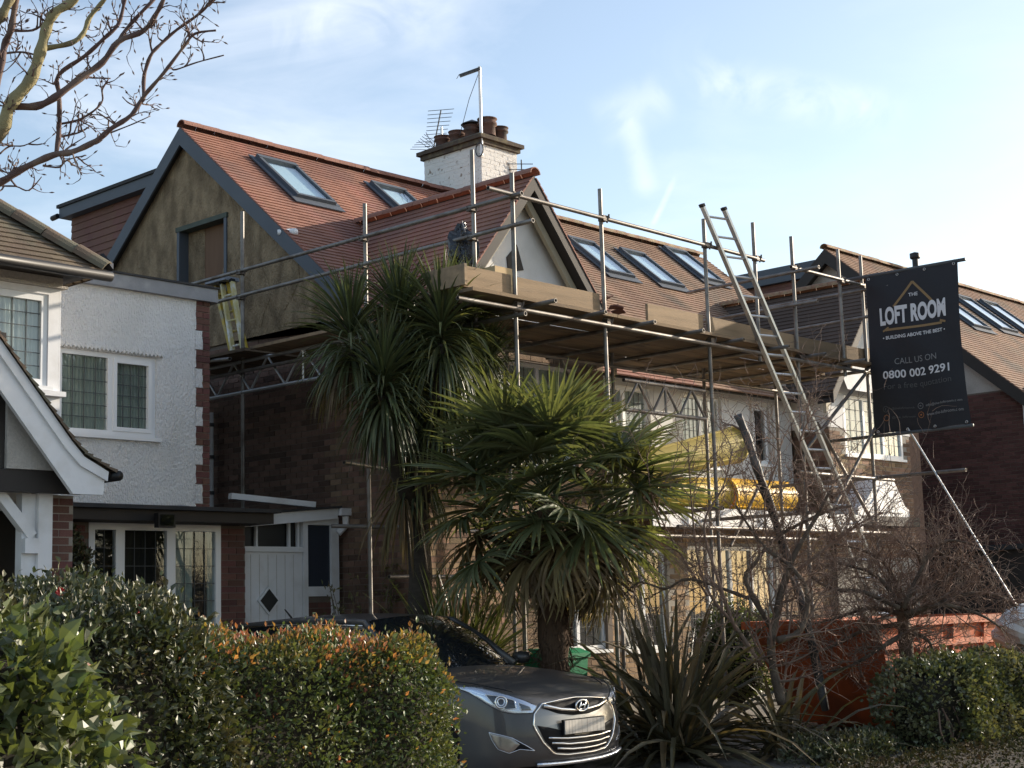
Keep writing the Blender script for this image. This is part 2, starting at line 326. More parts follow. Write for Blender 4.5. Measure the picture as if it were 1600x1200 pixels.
def window(parent, ax, plane, u0, u1, z0, z1, lights=(1,), rec=.05, fr=.055, mull=.06, lead=None, back='room', sash=(), sill=True, m='upvc', bd=.25, opaque=None):
    """frame with mullions; every pane, lead lattice, sash, sill and curtain its own mesh"""
    f = MB(); X = lambda a, b, d0, d1, c, e, mb=f: abox(mb, ax, plane, a, b, d0, d1, c, e)
    X(u0, u1, rec, rec+.07, z1-fr, z1); X(u0, u1, rec, rec+.07, z0, z0+fr); X(u0, u0+fr, rec, rec+.07, z0+fr, z1-fr); X(u1-fr, u1, rec, rec+.07, z0+fr, z1-fr)
    tot = sum(lights); avail = u1-u0-2*fr-mull*(len(lights)-1); u = u0+fr; cells = []
    for i, l in enumerate(lights):
        wd = avail*l/tot; cells.append((u, u+wd)); u += wd
        if i < len(lights)-1: X(u, u+mull, rec+.003, rec+.067, z0+fr, z1-fr); u += mull
    w = f.build('window', MT[m], parent)
    for i, (a, b) in enumerate(cells):
        c, d = z0+fr, z1-fr
        if i in sash:
            s = MB(); t = .045
            for q in ((a, b, d-t, d), (a, b, c, c+t), (a, a+t, c+t, d-t), (b-t, b, c+t, d-t)): X(q[0], q[1], rec-.018, rec+.03, q[2], q[3], s)
            s.build('sash', MT[m], w); a += t; b -= t; c += t; d -= t
        tl = random.uniform(-.004, .004); p = MB(); p.add([P3(ax, plane, a-.004, rec+.031+tl, c-.004), P3(ax, plane, b+.004, rec+.031-tl, c-.004), P3(ax, plane, b+.004, rec+.036-tl, d+.004), P3(ax, plane, a-.004, rec+.036+tl, d+.004)], [(0, 1, 2, 3)]); p.build('pane', MT['glass'], w)
        if lead:
            nx, ny = (lead[i] if isinstance(lead[0], tuple) else lead); l = MB()
            for k in range(1, nx): X(a+(b-a)*k/nx-.0036, a+(b-a)*k/nx+.0036, rec+.022, rec+.029, c, d, l)
            for k in range(1, ny): X(a, b, rec+.0225, rec+.0285, c+(d-c)*k/ny-.0036, c+(d-c)*k/ny+.0036, l)
            l.build('leading', MT['lead'], w)
    bk = back if isinstance(back, (list, tuple)) else [back]*len(cells)
    for (a, b), k in zip(cells, bk):
        q = MB()
        if k.startswith('curtain'):
            n = 40; pts = [(a+(b-a)*i/n, rec+.062+.012*math.sin(i*1.9)+.005*math.sin(i*.7)) for i in range(n+1)]
            for (p0, p1) in zip(pts, pts[1:]): q.add([P3(ax, plane, p0[0], p0[1], z0), P3(ax, plane, p1[0], p1[1], z0), P3(ax, plane, p1[0], p1[1], z1), P3(ax, plane, p0[0], p0[1], z1)], [(0, 1, 2, 3)])
            q.build('curtain', MT[k], w)
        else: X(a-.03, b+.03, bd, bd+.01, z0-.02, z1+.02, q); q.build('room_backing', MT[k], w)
    if sill:
        s = MB(); X(u0-.04, u1+.04, -.05, rec+.005, z0-.045, z0-.003, s); s.build('sill', MT[m], w)
    return w
def skylight(parent, c, a, b, w, h):
    """roof window lying in a slope: c centre, a along the eave, b up the slope"""
    c = Vector(c); a = Vector(a).normalized(); b = Vector(b).normalized(); n = a.cross(b)
    def bx(mb, s0, s1, t0, t1, n0, n1):
        mb.add([c+a*s+b*t+n*k for k in (n0, n1) for (s, t) in ((s0, t0), (s1, t0), (s1, t1), (s0, t1))], [(0,3,2,1),(4,5,6,7),(0,1,5,4),(1,2,6,5),(2,3,7,6),(3,0,4,7)])
    f = MB(); t = .055
    bx(f, -w/2, w/2, h/2-t*1.6, h/2, 0, .10); bx(f, -w/2, w/2, -h/2, -h/2+t, 0, .085); bx(f, -w/2, -w/2+t, -h/2+t, h/2-t*1.6, 0, .09); bx(f, w/2-t, w/2, -h/2+t, h/2-t*1.6, 0, .09)
    o = f.build('skylight', MT['slate_paint'], parent)
    g = MB(); bx(g, -w/2-.09, w/2+.09, -h/2-.16, -h/2-.003, .02, .035); bx(g, -w/2-.09, -w/2-.003, -h/2-.003, h/2+.05, .02, .04); bx(g, w/2+.003, w/2+.09, -h/2-.003, h/2+.05, .02, .04); g.build('flashing', MT['slate_paint'], o)
    p = MB(); p.add([c+a*s_+b*t_+n*.065 for s_, t_ in ((-w/2+t-.003, -h/2+t-.003), (w/2-t+.003, -h/2+t-.003), (w/2-t+.003, h/2-t*1.6+.003), (-w/2+t-.003, h/2-t*1.6+.003))], [(0, 1, 2, 3)]); p.build('pane', MT['sky_glass'], o)
    q = MB(); bx(q, -w/2+t-.003, w/2-t+.003, -h/2+t-.003, h/2-t*1.6+.003, .015, .02); q.build('sky_sheet', MT['sky_sheet'], o)  # pale sheet under the pane imitates the reflected sky
# ------------------------------------------------------------------ ground
g = MB().add([(-400, -400, 0), (600, -400, 0), (600, 600, 0), (-400, 600, 0)], [(0, 1, 2, 3)])
tag(g.build('ground', mat('bare_earth_and_paving', (.20, .18, .155), .95, .3, 3, bump=.5, bs=30, c2=(.10, .09, .07), c2s=.8)), kind='structure')
g = MB().box(-8, 60, 1.2, 3.6, -.02, .07); tag(g.build('pavement', mat('paving', (.24, .23, .21), .9, .15, 3, bump=.2)), kind='structure')
g = MB().box(8.6, 11.35, 3.6, 14.5, .001, .03); tag(g.build('driveway', mat('block_paving', (.19, .15, .13), .9, .2, 6, bump=.3)), kind='structure')
g = MB().box(11.4, 26, 4.2, 7.5, .001, .02); tag(g.build('flower_bed', mat('dark_soil', (.045, .036, .027), .95, .35, 6, bump=.8, bs=30, c2=(.09, .07, .045), c2s=7)), kind='structure')
# ------------------------------------------------------------------ house under scaffold
H = thing('semi_detached_house', 'semi-detached house with red tiled loft roof and brown rendered gable under scaffold', 'house', (12.8, 13.2, 0))
XS, XE, YR, ZR, SL = 12.8, 25.5, 18.1, 8.66, .845
bslope = Vector((0, 1, SL)).normalized(); LS = math.hypot(1, SL)
sz = lambda y: ZR-SL*abs(YR-y)
YE = 13.62
# shell walls
OPG = (17.15, 18.28, 5.9, 7.12)
gw = MB()
for poly in ([(13.95, 5.3), (17.15, 5.3), (17.15, sz(17.15)-.06), (13.95, sz(13.95)-.06)], [(17.15, 7.12), (18.28, 7.12), (18.28, sz(18.28)-.06), (18.1, ZR-.06), (17.15, sz(17.15)-.06)], [(18.28, 5.3), (22.4, 5.3), (22.4, sz(22.4)-.06), (18.28, sz(18.28)-.06)], [(17.15, 5.3), (18.28, 5.3), (18.28, 5.9), (17.15, 5.9)]):
    gw.add([(XS-.03, y, z) for y, z in poly], [tuple(range(len(poly)))])
gw.add([(XS-.03, 13.3, 5.3), (XS-.03, 22.4, 5.3), (XS+.02, 22.4, 5.3), (XS+.02, 13.3, 5.3)], [(0, 1, 2, 3)])
gwo = gw.build('gable_wall', MT['scratch'], H)
q = MB(); q.box(XS-.05, XS+.3, 17.12, 17.15+.03, 5.9, 7.15); q.box(XS-.05, XS+.3, 18.25, 18.31, 5.9, 7.15); q.build('opening_jamb', MT['slate_paint'], gwo)
q = MB(); q.box(XS-.06, XS+.3, 17.1, 18.33, 7.10, 7.17); q.build('opening_head', mat('mossy_membrane', (.07, .085, .07), .8, .3, 6, bump=.3), gwo)
q = MB(); q.box(XS+.12, XS+.14, 17.17, 17.85, 5.9, 7.1); q.build('boarding', MT['ply'], gwo)
q = MB(); q.box(XS+.115, XS+.135, 17.852, 18.25, 5.9, 7.1); q.build('boarding', MT['cream_board'] if False else MT['scratch'], gwo)
q = MB(); q.tube((XS-.03, 15.75, 6.62), (XS-.03, 15.62, 6.60), .05, 12); q.tube((XS-.16, 15.83, 6.61), (XS-.03, 15.7, 6.62), .042, 12); q.build('flue_pipe', MT['upvc'], gwo, True)
# rough patches of scratch coat: trowelled bands standing a little proud
for i in range(5):
    y0 = 14.6+i*.62; z0 = 5.45+.1*(i % 3); q = MB(); pts = [(y0+.28*math.cos(a)*random.uniform(.7, 1.2), z0+.45+.5*math.sin(a)*random.uniform(.6, 1.1)) for a in np.linspace(0, 6.28, 14)[:-1]]
    q.prism([(XS-.031, y, min(z, sz(y)-.3)) for y, z in pts], (-.006, 0, 0)); q.build('render_patch', MT['scratch'], gwo)
side = wall(H, 'side_wall', 'X', XS, 13.2, 22.4, 0, 5.3, [], MT['mortar_dark'])
brickwork(side, 'X', XS, 13.2, 18.6, 0, 5.28, [], MT['brick_brown'], 300, near=(11, 13.5, 3.5))
# roof
rs = MB(); a0 = XS-.12
for sgn in (1, -1):
    y0 = YR-sgn*(YR-YE)
    rs.prism([(a0, y0, sz(YE)-.03), (a0, YR, ZR-.03), (a0, YR, ZR-.11), (a0, y0, sz(YE)-.11)], (XE+.12-a0, 0, 0))
roof = rs.build('roof', MT['dark_board'], H)
O = (a0-.03, YE-.06, sz(YE-.06)-.03); Wd = XE+.15-a0+.03; Ln = (YR-YE+.06)*LS
SK = [(13.98, 17.12), (16.3, 17.18), (20.78, 16.92), (22.32, 16.96), (24.42, 17.5)]
hol = [(x-O[0]-.34, x-O[0]+.34, (y-O[1])*LS-.6, (y-O[1])*LS+.6) for x, y in SK]
# left half newly tiled in red, right half older brown tiles
xm = 18.9-O[0]
courses(roof, O, (1, 0, 0), bslope, [(0, 0), (xm, 0), (xm, Ln), (0, Ln)], MT['red_tile'], holes=hol)
courses(roof, (18.9, O[1], O[2]), (1, 0, 0), bslope, [(0, 0), (Wd-xm, 0), (Wd-xm, Ln), (0, Ln)], MT['brown_tile'], holes=[(h[0]-xm, h[1]-xm, h[2], h[3]) for h in hol])
ridge(roof, (a0-.02, YR, ZR+.05), (18.3, YR, ZR+.05), MT['red_ridge']); ridge(roof, (19.4, YR, ZR+.05), (XE+.14, YR, ZR+.05), MT['brown_ridge'])
for x, y in SK: skylight(H, (x, y, sz(y)-.01), (1, 0, 0), bslope, .74, 1.24)
# barge boards of the gable
for sgn in (1, -1):
    q = MB(); y0 = YR-sgn*(YR-YE+.05); z0 = sz(YE-.05)
    q.prism([(a0-.035, YR, ZR-.035), (a0-.035, YR, ZR-.30), (a0-.035, y0, z0-.27), (a0-.035, y0, z0-.035)], (.03, 0, 0)); q.build('barge_board', MT['slate_paint'], H)
    q = MB(); q.prism([(a0-.004, YR, ZR-.20), (a0-.004, YR, ZR-.23), (a0-.004, y0, z0-.23), (a0-.004, y0, z0-.20)], (.14, 0, 0)); q.build('soffit', MT['dark_board'], H)
for yy in (sz,):
    q = MB(); q.prism([(XE+.12, YR, ZR-.03), (XE+.12, YR, ZR-.28), (XE+.12, YE, sz(YE)-.28), (XE+.12, YE, sz(YE)-.03)], (.03, 0, 0)); q.build('barge_board', MT['dark_board'], H)
q = MB(); q.prism([(XE, 13.9, 0), (XE, 22.3, 0), (XE, 22.3, sz(22.3)-.1), (XE, YR, ZR-.1), (XE, 13.9, sz(13.9)-.1)], (-.05, 0, 0)); q.build('end_wall', MT['brick_brown'], H)
q = MB(); q.box(XS+.3, XE-.06, 22.25, 22.3, 0, 5); q.build('rear_wall', MT['brick_brown'], H)
# rear dormer
q = MB(); q.box(13.05, 24.9, 18.5, 21.62, 4.9, 8.02); dm = q.build('rear_dormer', MT['dark_board'], H)
courses(dm, (13.05, 18.45, 5.6), (0, 1, 0), (0, 0, 1), [(0, 0), (3.2, 0), (3.2, 2.45), (0, 2.45)], MT['hung_tile'], g=.115)
q = MB(); q.box(12.88, 25, 18.35, 21.78, 8.02, 8.19); q.build('dormer_fascia', MT['slate_paint'], dm)
q = MB(); q.box(12.85, 25.03, 18.3, 21.82, 8.192, 8.245); q.build('flat_roof', MT['felt'], dm)
q = MB(); q.path([(12.86, 21.78, 8.06), (12.86, 21.95, 8.05)], .045, 8); q.build('gutter_end', MT['black'], dm)
q = MB(); q.bar((12.98, YR+.05, ZR-.1), (12.98, 21.6, sz(21.6)-.05), .06, .2); q.build('apron_flashing', MT['leadsheet'], dm)
# front gables
def front_gable(xc, zr, m2, half, yf, tm, rm, face, bargec, left=True):
    jy = YR-(ZR-zr)/SL; hh = half+.14; ze = zr-m2*hh; L2 = math.hypot(1, m2)
    q = MB()
    for s in (-1, 1):
        pl = [(xc, yf-.28, zr-.03), (xc+s*hh, yf-.28, ze-.03), (xc+s*hh, YR-(ZR-ze)/SL, ze-.03), (xc, jy, zr-.03)]
        q.add(pl+[(x, y, z-.07) for x, y, z in pl], [(0,1,2,3),(7,6,5,4),(0,4,5,1),(1,5,6,2),(2,6,7,3),(3,7,4,0)])
    r = q.build('front_gable_roof', MT['dark_board'], H)
    for s in (-1, 1):
        Y0 = yf-.32; O2 = (xc+s*hh, Y0, ze-.03); top = hh*L2
        ye = YR-(ZR-ze)/SL-Y0; yt = jy-Y0
        courses(r, O2, (0, 1, 0), (-s, 0, m2), [(0, 0), (ye, 0), (yt+.1, top), (0, top)], tm)
    ridge(r, (xc, yf-.34, zr+.045), (xc, jy+.05, zr+.045), rm)
    zb = 5.1
    f = MB(); hb = (zr-.1-zb)/m2; f.prism([(xc-hb, yf, zb), (xc+hb, yf, zb), (xc, yf, zr-.1)], (0, .06, 0)); fo = f.build('gable_face', face, H)
    for s in (-1, 1):
        for nm, mm, d0, d1, ya, yb in (('barge_board', MT['dark_board'], .0, .17, yf-.31, yf-.27), ('barge_moulding', MT[bargec], .175, .30, yf-.16, yf-.10), ('soffit', MT['dark_board'], .12, .16, yf-.27, yf-.002)):
            q = MB(); k = L2*.5
            q.prism([(xc, ya, zr-.03-d0*k*1.5), (xc+s*hh, ya, ze-.03-d0*k*1.5), (xc+s*hh, ya, ze-.03-d1*k*1.5), (xc, ya, zr-.03-d1*k*1.5)], (0, yb-ya, 0)); q.build(nm, mm, r)
    return fo
gf = front_gable(14.55, 7.16, 1.2, 1.62, 13.2, MT['red_tile'], MT['red_ridge'], MT['white_render'], 'cream_board')
q = MB(); q.prism([(14.32, 13.198, 5.86), (14.62, 13.198, 5.92), (14.5, 13.198, 6.25), (14.3, 13.198, 6.05)], (0, -.012, 0)); q.build('vent_hole', MT['dark_board'], gf)
front_gable(23.5, 7.03, 1.2, 1.62, 13.2, MT['shade_tile'], MT['brown_ridge'], MT['white_render'], 'cream_board')
# chimney
ch = thing  # chimney is a part of the house
CX0, CX1, CY0, CY1 = 18.35, 19.25, 17.45, 18.85
q = MB(); q.box(CX0, CX1, CY0, CY1, 7.6, 9.42); CH = q.build('chimney', MT['chimney_white'], H)
for ax, pl, u0, u1 in (('X', CX0, CY0, CY1), ('Y', CY0, CX0, CX1)):
    brickwork(CH, ax, pl, u0, u1, 7.9, 9.40, [], MT['chimney_white'], 60, pr=.004)
q = MB(); q.box(CX0-.05, CX1+.05, CY0-.05, CY1+.05, 9.422, 9.5); q.box(CX0-.1, CX1+.1, CY0-.1, CY1+.1, 9.502, 9.57); q.build('oversailing_course', MT['soot_brick'], CH)
q = MB(); q.add([(CX0-.09, CY0-.09, 9.572), (CX1+.09, CY0-.09, 9.572), (CX1+.09, CY1+.09, 9.572), (CX0-.09, CY1+.09, 9.572), (CX0+.2, CY0+.2, 9.72), (CX1-.2, CY0+.2, 9.72), (CX1-.2, CY1-.2, 9.72), (CX0+.2, CY1-.2, 9.72)], [(0,1,5,4),(1,2,6,5),(2,3,7,6),(3,0,4,7),(4,5,6,7)]); q.build('flaunching', MT['soot_brick'], CH)
for i, (x, y, h, r) in enumerate(((18.6, 18.62, .26, .12), (18.62, 18.28, .28, .12), (18.63, 17.92, .30, .12), (18.7, 17.62, .40, .13), (19.05, 17.66, .30, .12), (19.02, 18.2, .28, .12), (19.02, 18.6, .28, .12))):
    q = MB(); z = 9.66; h *= .78; r *= 1.18; q.lathe([(r*.95, 0), (r*.9, h*.55), (r*1.12, h*.62), (r*1.12, h*.75), (r*.98, h*.78), (r*1.05, h*.92), (r*1.15, h*.95), (r*1.15, h), (r*.85, h), (r*.8, h*.4)], (x, y, z), 18); po = q.build('chimney_pot', MT['terracotta'], CH, True)
    if i == 2:
        q = MB(); q.lathe([(.0, .13), (.19, .04), (.2, .03), (.0, .035)], (x, y, z+h), 18)
        for a in range(3): q.tube((x+.1*math.cos(a*2.1), y+.1*math.sin(a*2.1), z+h-.1), (x+.1*math.cos(a*2.1), y+.1*math.sin(a*2.1), z+h+.06), .008, 6)
        q.build('rain_cowl', MT['black'], po)
# aerials: mast with a small aerial, older yagi behind
A1 = thing('television_aerial', 'white aerial mast with angled array strapped to chimney corner', 'aerial', (18.33, 17.42, 9.2))
q = MB(); q.tube((18.33, 17.42, 9.2), (18.33, 17.42, 10.78), .026, 10); q.build('mast', MT['upvc'], A1)
q = MB(); q.bar((18.33, 17.42, 10.74), (18.05, 17.62, 10.60), .06, .05)
for k in range(5):
    p = Vector((18.33, 17.42, 10.74)).lerp(Vector((18.02, 17.64, 10.585)), k/4); q.tube(p+Vector((.06, .09, 0)), p-Vector((.06, .09, 0)), .005, 5)
q.build('array', MT['lead'], A1)
q = MB(); q.path([(18.33, 17.42, 10.7), (18.4, 17.75, 10.3), (18.5, 18.1, 9.75)], .006, 5); q.build('cable', MT['lead'], A1)
q = MB(); q.path([(18.33-.03+.0*k, 17.44+.09*math.cos(k), 9.3+.12*math.sin(k)) for k in np.linspace(0, 12.6, 30)], .012, 5); q.build('cable_coil', MT['lead'], A1)
A2 = thing('television_aerial', 'old dark yagi aerial with many rods behind the left chimney pots', 'aerial', (18.7, 18.75, 9.6))
q = MB(); q.tube((18.7, 18.75, 9.6), (18.7, 18.75, 10.1), .02, 8); q.build('mast', MT['alu'], A2)
q = MB(); e0 = Vector((18.7, 18.75, 10.42)); e1 = Vector((18.68, 18.95, 9.72)); q.tube(e0, e1, .012, 6)
for k in range(11):
    p = e0.lerp(e1, k/10.); w = .24-.008*k; q.tube(p+Vector((.55, -.83, 0))*w, p-Vector((.55, -.83, 0))*w, .006, 5)
q.build('boom_and_rods', MT['lead'], A2)
q = MB()
for k in range(9): q.tube((18.63+.02*k, 19.0, 9.72+.06*(k % 4)), (18.3+.05*k, 19.15, 9.7+.05*k), .005, 4)
q.build('reflector', MT['lead'], A2)
A3 = thing('television_aerial', 'aerial rods poking out from the right side of the chimney', 'aerial', (19.25, 17.5, 9.1))
q = MB()
for k in range(3): q.tube((19.0, 17.42, 8.98+.1*k), (19.5, 17.3, 9.05+.1*k), .008, 6)
q.tube((19.28, 17.37, 8.95), (19.28, 17.37, 9.3), .012, 6); q.build('rods', MT['lead'], A3)
# front elevation
OPB = [(13.5, 15.6, 3.35, 4.7), (15.0, 16.1, .95, 2.3)]
fw = wall(H, 'front_wall', 'Y', 13.2, 12.8, 16.2, 0, 5.1, OPB, MT['mortar_dark']); brickwork(fw, 'Y', 13.2, 12.8, 16.2, 0, 5.08, OPB, MT['brick_stock'], 200, near=(13.5, 12, 2.3))
window(H, 'Y', 13.2, *OPB[0], lights=(1, 1, 1), lead=(3, 5), back='curtain'); window(H, 'Y', 13.2, *OPB[1], lights=(1, 1), lead=(3, 5))
q = MB(); q.box(16.15, 16.2, 13.21, 13.9, 0, 5.1); q.build('return_wall', MT['white_render'], H)
OPR = [(17.0, 18.15, 3.62, 4.72), (18.95, 20.0, 3.62, 4.74), (20.92, 21.36, 3.74, 4.70)]
wall(H, 'recess_wall', 'Y', 13.9, 16.2, 22.0, 2.6, 5.6, OPR, MT['white_render'])
window(H, 'Y', 13.9, *OPR[0], lights=(1, 1), lead=(4, 6), back='curtain'); window(H, 'Y', 13.9, *OPR[1], lights=(1, 1), lead=(4, 6), back='curtain'); window(H, 'Y', 13.9, *OPR[2], lead=(3, 5), back='room', fr=.07)
q = MB()
for a, b, c, d in ((20.8, 21.48, 4.76, 4.82), (20.8, 20.86, 3.6, 4.76), (21.42, 21.48, 3.6, 4.76)): q.box(a, b, 13.86, 13.9, c, d)
q.build('window_surround', MT['white_render'], H)
# right-hand bay
OPY = [(22.55, 24.5, 3.92, 4.93)]
bw = wall(H, 'bay_wall', 'Y', 13.2, 22.05, 24.75, 0, 4.35, OPY, MT['mortar']); brickwork(bw, 'Y', 13.2, 22.05, 24.75, 2.2, 4.33, OPY, MT['brick_stock'], 150, near=(23.4, 12, 3.7))
bs = wall(H, 'bay_side_wall', 'X', 22.05, 13.2, 13.9, 0, 4.35, [], MT['mortar_dark']); brickwork(bs, 'X', 22.05, 13.2, 13.9, 2.6, 4.33, [], MT['brick_brown'], 80)
q = MB(); q.box(22.03, 22.1, 13.19, 13.9, 4.352, 5.2); q.box(22.101, 22.54, 13.19, 13.3, 4.352, 5.2); q.box(24.51, 24.77, 13.19, 13.3, 4.352, 5.2); q.box(22.541, 24.509, 13.19, 13.3, 4.935, 5.2); q.build('bay_render', MT['white_render'], H)
window(H, 'Y', 13.2, *OPY[0], lights=(1, 1, 1), lead=(3, 5), back='curtain', rec=.0)
q = MB(); q.box(24.75, 25.5, 13.4, 13.45, 0, 5.0); q.build('bay_return', MT['brick_brown'], H)
# lead flashed pent above the bay window, seen behind the scaffold
q = MB(); q.add([(22.3, 12.95, 4.97), (24.6, 12.95, 4.97), (24.5, 13.18, 5.5), (22.4, 13.18, 5.5)], [(0, 1, 2, 3)]); q.build('pent_flashing', MT['leadsheet'], H)
# curved white pediment over the entrance
pts = [(22.05, 2.86), (23.75, 2.86), (23.75, 2.98), (23.6, 3.05), (23.48, 3.22), (23.3, 3.44), (23.0, 3.55), (22.7, 3.44), (22.45, 3.2), (22.25, 3.05), (22.05, 2.98)]
q = MB(); q.prism([(x, 12.75, z) for x, z in pts], (0, .42, 0)); pd = q.build('entrance_pediment', MT['white_paint'], H)
q = MB(); q.prism([(x+(23-x)*.28, 12.749, z*.7+2.88*.3+.06) for x, z in pts], (0, -.02, 0)); q.build('pediment_panel', MT['white_paint'], pd)
q = MB(); q.box(21.9, 24.0, 12.7, 13.19, 2.70, 2.856); q.build('entrance_beam', MT['dark_board'], pd)
# flat porch roof across the recess
q = MB(); q.box(16.4, 21.85, 12.62, 13.88, 2.76, 2.82); pf = q.build('porch_roof', MT['felt'], H)
q = MB(); q.box(16.38, 21.88, 12.575, 12.618, 2.56, 2.84); q.build('porch_fascia', MT['white_paint'], pf)
OPL = [(16.6, 17.6, .9, 2.3), (18.1, 20.4, .75, 2.35)]
lw = wall(H, 'ground_floor_wall', 'Y', 13.3, 16.2, 22.05, 0, 2.75, OPL, MT['mortar']); brickwork(lw, 'Y', 13.3, 16.2, 22.05, .3, 2.7, OPL, MT['brick_stock'], 150, near=(21.3, 12, 1.8))
window(H, 'Y', 13.3, *OPL[0], lights=(1, 1), lead=(3, 5)); window(H, 'Y', 13.3, *OPL[1], lights=(1, 1, 1, 1), lead=(3, 6), back=['room', 'curtain', 'room', 'curtain'])
# ------------------------------------------------------------------ next house on the right
H3 = thing('gabled_house', 'red brick house with white gable and tan tiled roof behind the banner', 'house', (28.5, 12, 0))
X3, Y3, Z3, S3 = 28.5, 16.75, 9.0, .86; z3 = lambda y: Z3-S3*abs(Y3-y)
q = MB(); q.prism([(X3, 11.6, 5.5), (X3, 21.9, 5.5), (X3, 21.9, z3(21.9)-.1), (X3, Y3, Z3-.12), (X3, 11.6, z3(11.6)-.1)], (.3, 0, 0)); q.build('gable_wall', MT['pebble'], H3)
sw = MB().box(X3-.02, 40, 11.6, 21.9, 0, 5.498).build('wall', MT['mortar_dark'], H3)
brickwork(sw, 'X', X3-.022, 11.6, 15.6, 1.2, 5.48, [], MT['brick_red'], 0)
q = MB()
for s in (1, -1):
    y0 = Y3-s*5.45; q.prism([(X3-.25, y0, z3(Y3-5.45)-.03), (X3-.25, Y3, Z3-.03), (X3-.25, Y3, Z3-.11), (X3-.25, y0, z3(Y3-5.45)-.11)], (12, 0, 0))
r3 = q.build('roof', MT['dark_board'], H3); b3 = Vector((0, 1, S3))
SK3 = [(31.2, 15.3), (33.0, 15.5), (34.6, 15.6)]
O3 = (X3-.28, Y3-5.5, z3(Y3-5.5)-.03)
courses(r3, O3, (1, 0, 0), b3, [(0, 2.2), (11.5, 2.2), (11.5, 5.5*math.hypot(1, S3)), (0, 5.5*math.hypot(1, S3))], MT['brown_tile'], g=.11, holes=[(x-O3[0]-.4, x-O3[0]+.4, (y-O3[1])*math.hypot(1, S3)-.7, (y-O3[1])*math.hypot(1, S3)+.7) for x, y in SK3])
courses(r3, O3, (1, 0, 0), b3, [(0, 0), (11.5, 0), (11.5, 2.2), (0, 2.2)], MT['brown_tile'], g=.11)
ridge(r3, (X3-.3, Y3, Z3+.05), (X3+11.4, Y3, Z3+.05), MT['brown_ridge'], pitch=.45)
for x, y in SK3: skylight(H3, (x, y, z3(y)-.01), (1, 0, 0), b3, .85, 1.5)
for s in (1, -1):
    y0 = Y3-s*5.5; z0 = z3(Y3-5.5)
    q = MB(); q.prism([(X3-.285, Y3, Z3-.035), (X3-.285, Y3, Z3-.34), (X3-.285, y0, z0-.3), (X3-.285, y0, z0-.035)], (.035, 0, 0)); q.build('barge_board', MT['dark_board'], H3)
    q = MB(); q.prism([(X3-.25, Y3, Z3-.2), (X3-.25, Y3, Z3-.24), (X3-.25, y0, z0-.24), (X3-.25, y0, z0-.2)], (.249, 0, 0)); q.build('soffit', MT['dark_board'], H3)
q = MB(); q.tube((31.8, 16.5, 8.5), (31.8, 16.5, 9.25), .07, 12); q.lathe([(.11, 0), (.12, .03), (.12, .12), (.0, .16)], (31.8, 16.5, 9.25), 14); q.build('vent_pipe', MT['black'], H3)
q = MB(); q.box(X3+.35, 38, 17.0, 19.9, 6, 8.55); d3 = q.build('rear_dormer', MT['dark_board'], H3)
courses(d3, (X3+.35, 17.0, 6.5), (0, 1, 0), (0, 0, 1), [(0, 0), (2.9, 0), (2.9, 2.1), (0, 2.1)], MT['hung_tile'], g=.115)
q = MB(); q.box(X3+.2, 38.1, 16.8, 20.05, 8.552, 8.9); q.build('dormer_fascia', MT['slate_paint'], d3)
q = MB(); q.tube((X3+1.2, 19.6, 8.9), (X3+1.2, 19.6, 9.12), .1, 10); q.build('vent_cowl', MT['slate_paint'], d3)
q = MB(); q.box(X3-.06, X3-.021, 12.2, 12.7, 4.6, 5.42); q.build('window', MT['upvc'], H3)
# lower garage wing seen between the stay pole and the brick wall
q = MB(); q.box(X3-.9, X3-.03, 11.2, 15.2, 0, 2.35); sg = q.build('side_lean_to', MT['dark_board'], H3)
q = MB(); q.box(X3-1.0, X3-.03, 11.1, 15.3, 2.352, 2.45); q.build('lean_to_roof', MT['felt'], sg)
# ------------------------------------------------------------------ white rendered house on the left
N0 = thing('white_house', 'white roughcast house with brick quoins, leaded windows and gabled porch at left edge', 'house', (8.0, 13.7, 0))
YX = 14.6
OPN = [(8.66, 9.90, 3.54, 4.46)]
# extension wall with toothed brick quoin
rows = [0]*33
blocks = []; z = 5.22; k = 0
seq = [(5, 1), (3, 0), (3, 1), (3, 0), (3, 1), (3, 0), (3, 1), (3, 0), (3, 1), (3, 0), (3, 1)]
wall(N0, 'extension_wall', 'Y', YX, 8.1, 10.43, 2.74, 5.22, OPN, MT['roughcast'], .16)
qb = MB(); qb.box(10.432, 10.63, YX+.012, 20, 2.74, 5.22); qo = qb.build('quoin', MT['mortar'], N0)
for n, wide in seq:
    zb = max(z-.075*n, 2.74); rest = z-zb
    if not wide:
        j = [10.53+random.uniform(-.012, .012) for _ in range(5)]
        q = MB(); q.prism([(10.425, YX, zb+.003)]+[(j[i], YX, zb+.003+(rest-.006)*i/4) for i in range(5)]+[(10.425, YX, z-.003)], (0, .03, 0)); q.build('render_tooth', MT['roughcast'], N0)
    else:
        q = MB(); q.prism([(10.42, YX-.004, zb), (10.437+random.uniform(0, .01), YX-.004, zb+.02), (10.432, YX-.004, zb+rest*.5), (10.44, YX-.004, z-.02), (10.42, YX-.004, z)], (0, .02, 0)); q.build('render_edge', MT['roughcast'], N0)
    for r in range(n):
        z0 = z-.075*(r+1)
        if z0 < 2.72: break
        off = r % 2
        spans = ([(10.438, 10.63)] if off else [(10.438, 10.53), (10.538, 10.63)]) if wide else [(10.535, 10.63)]
        for a, b in spans:
            w = round(b-a, 3); kk = ('q', w)
            if kk not in BRK:
                m_ = MB(); m_.box(-w/2, w/2, -.02, .02, -.0325, .0325); BRK[kk] = m_.mesh('brick', MT['brick_red'])
            child('brick', BRK[kk], qo, ((a+b)/2, YX+.016+random.uniform(-.004, .004), z0+.0375))
    z = zb
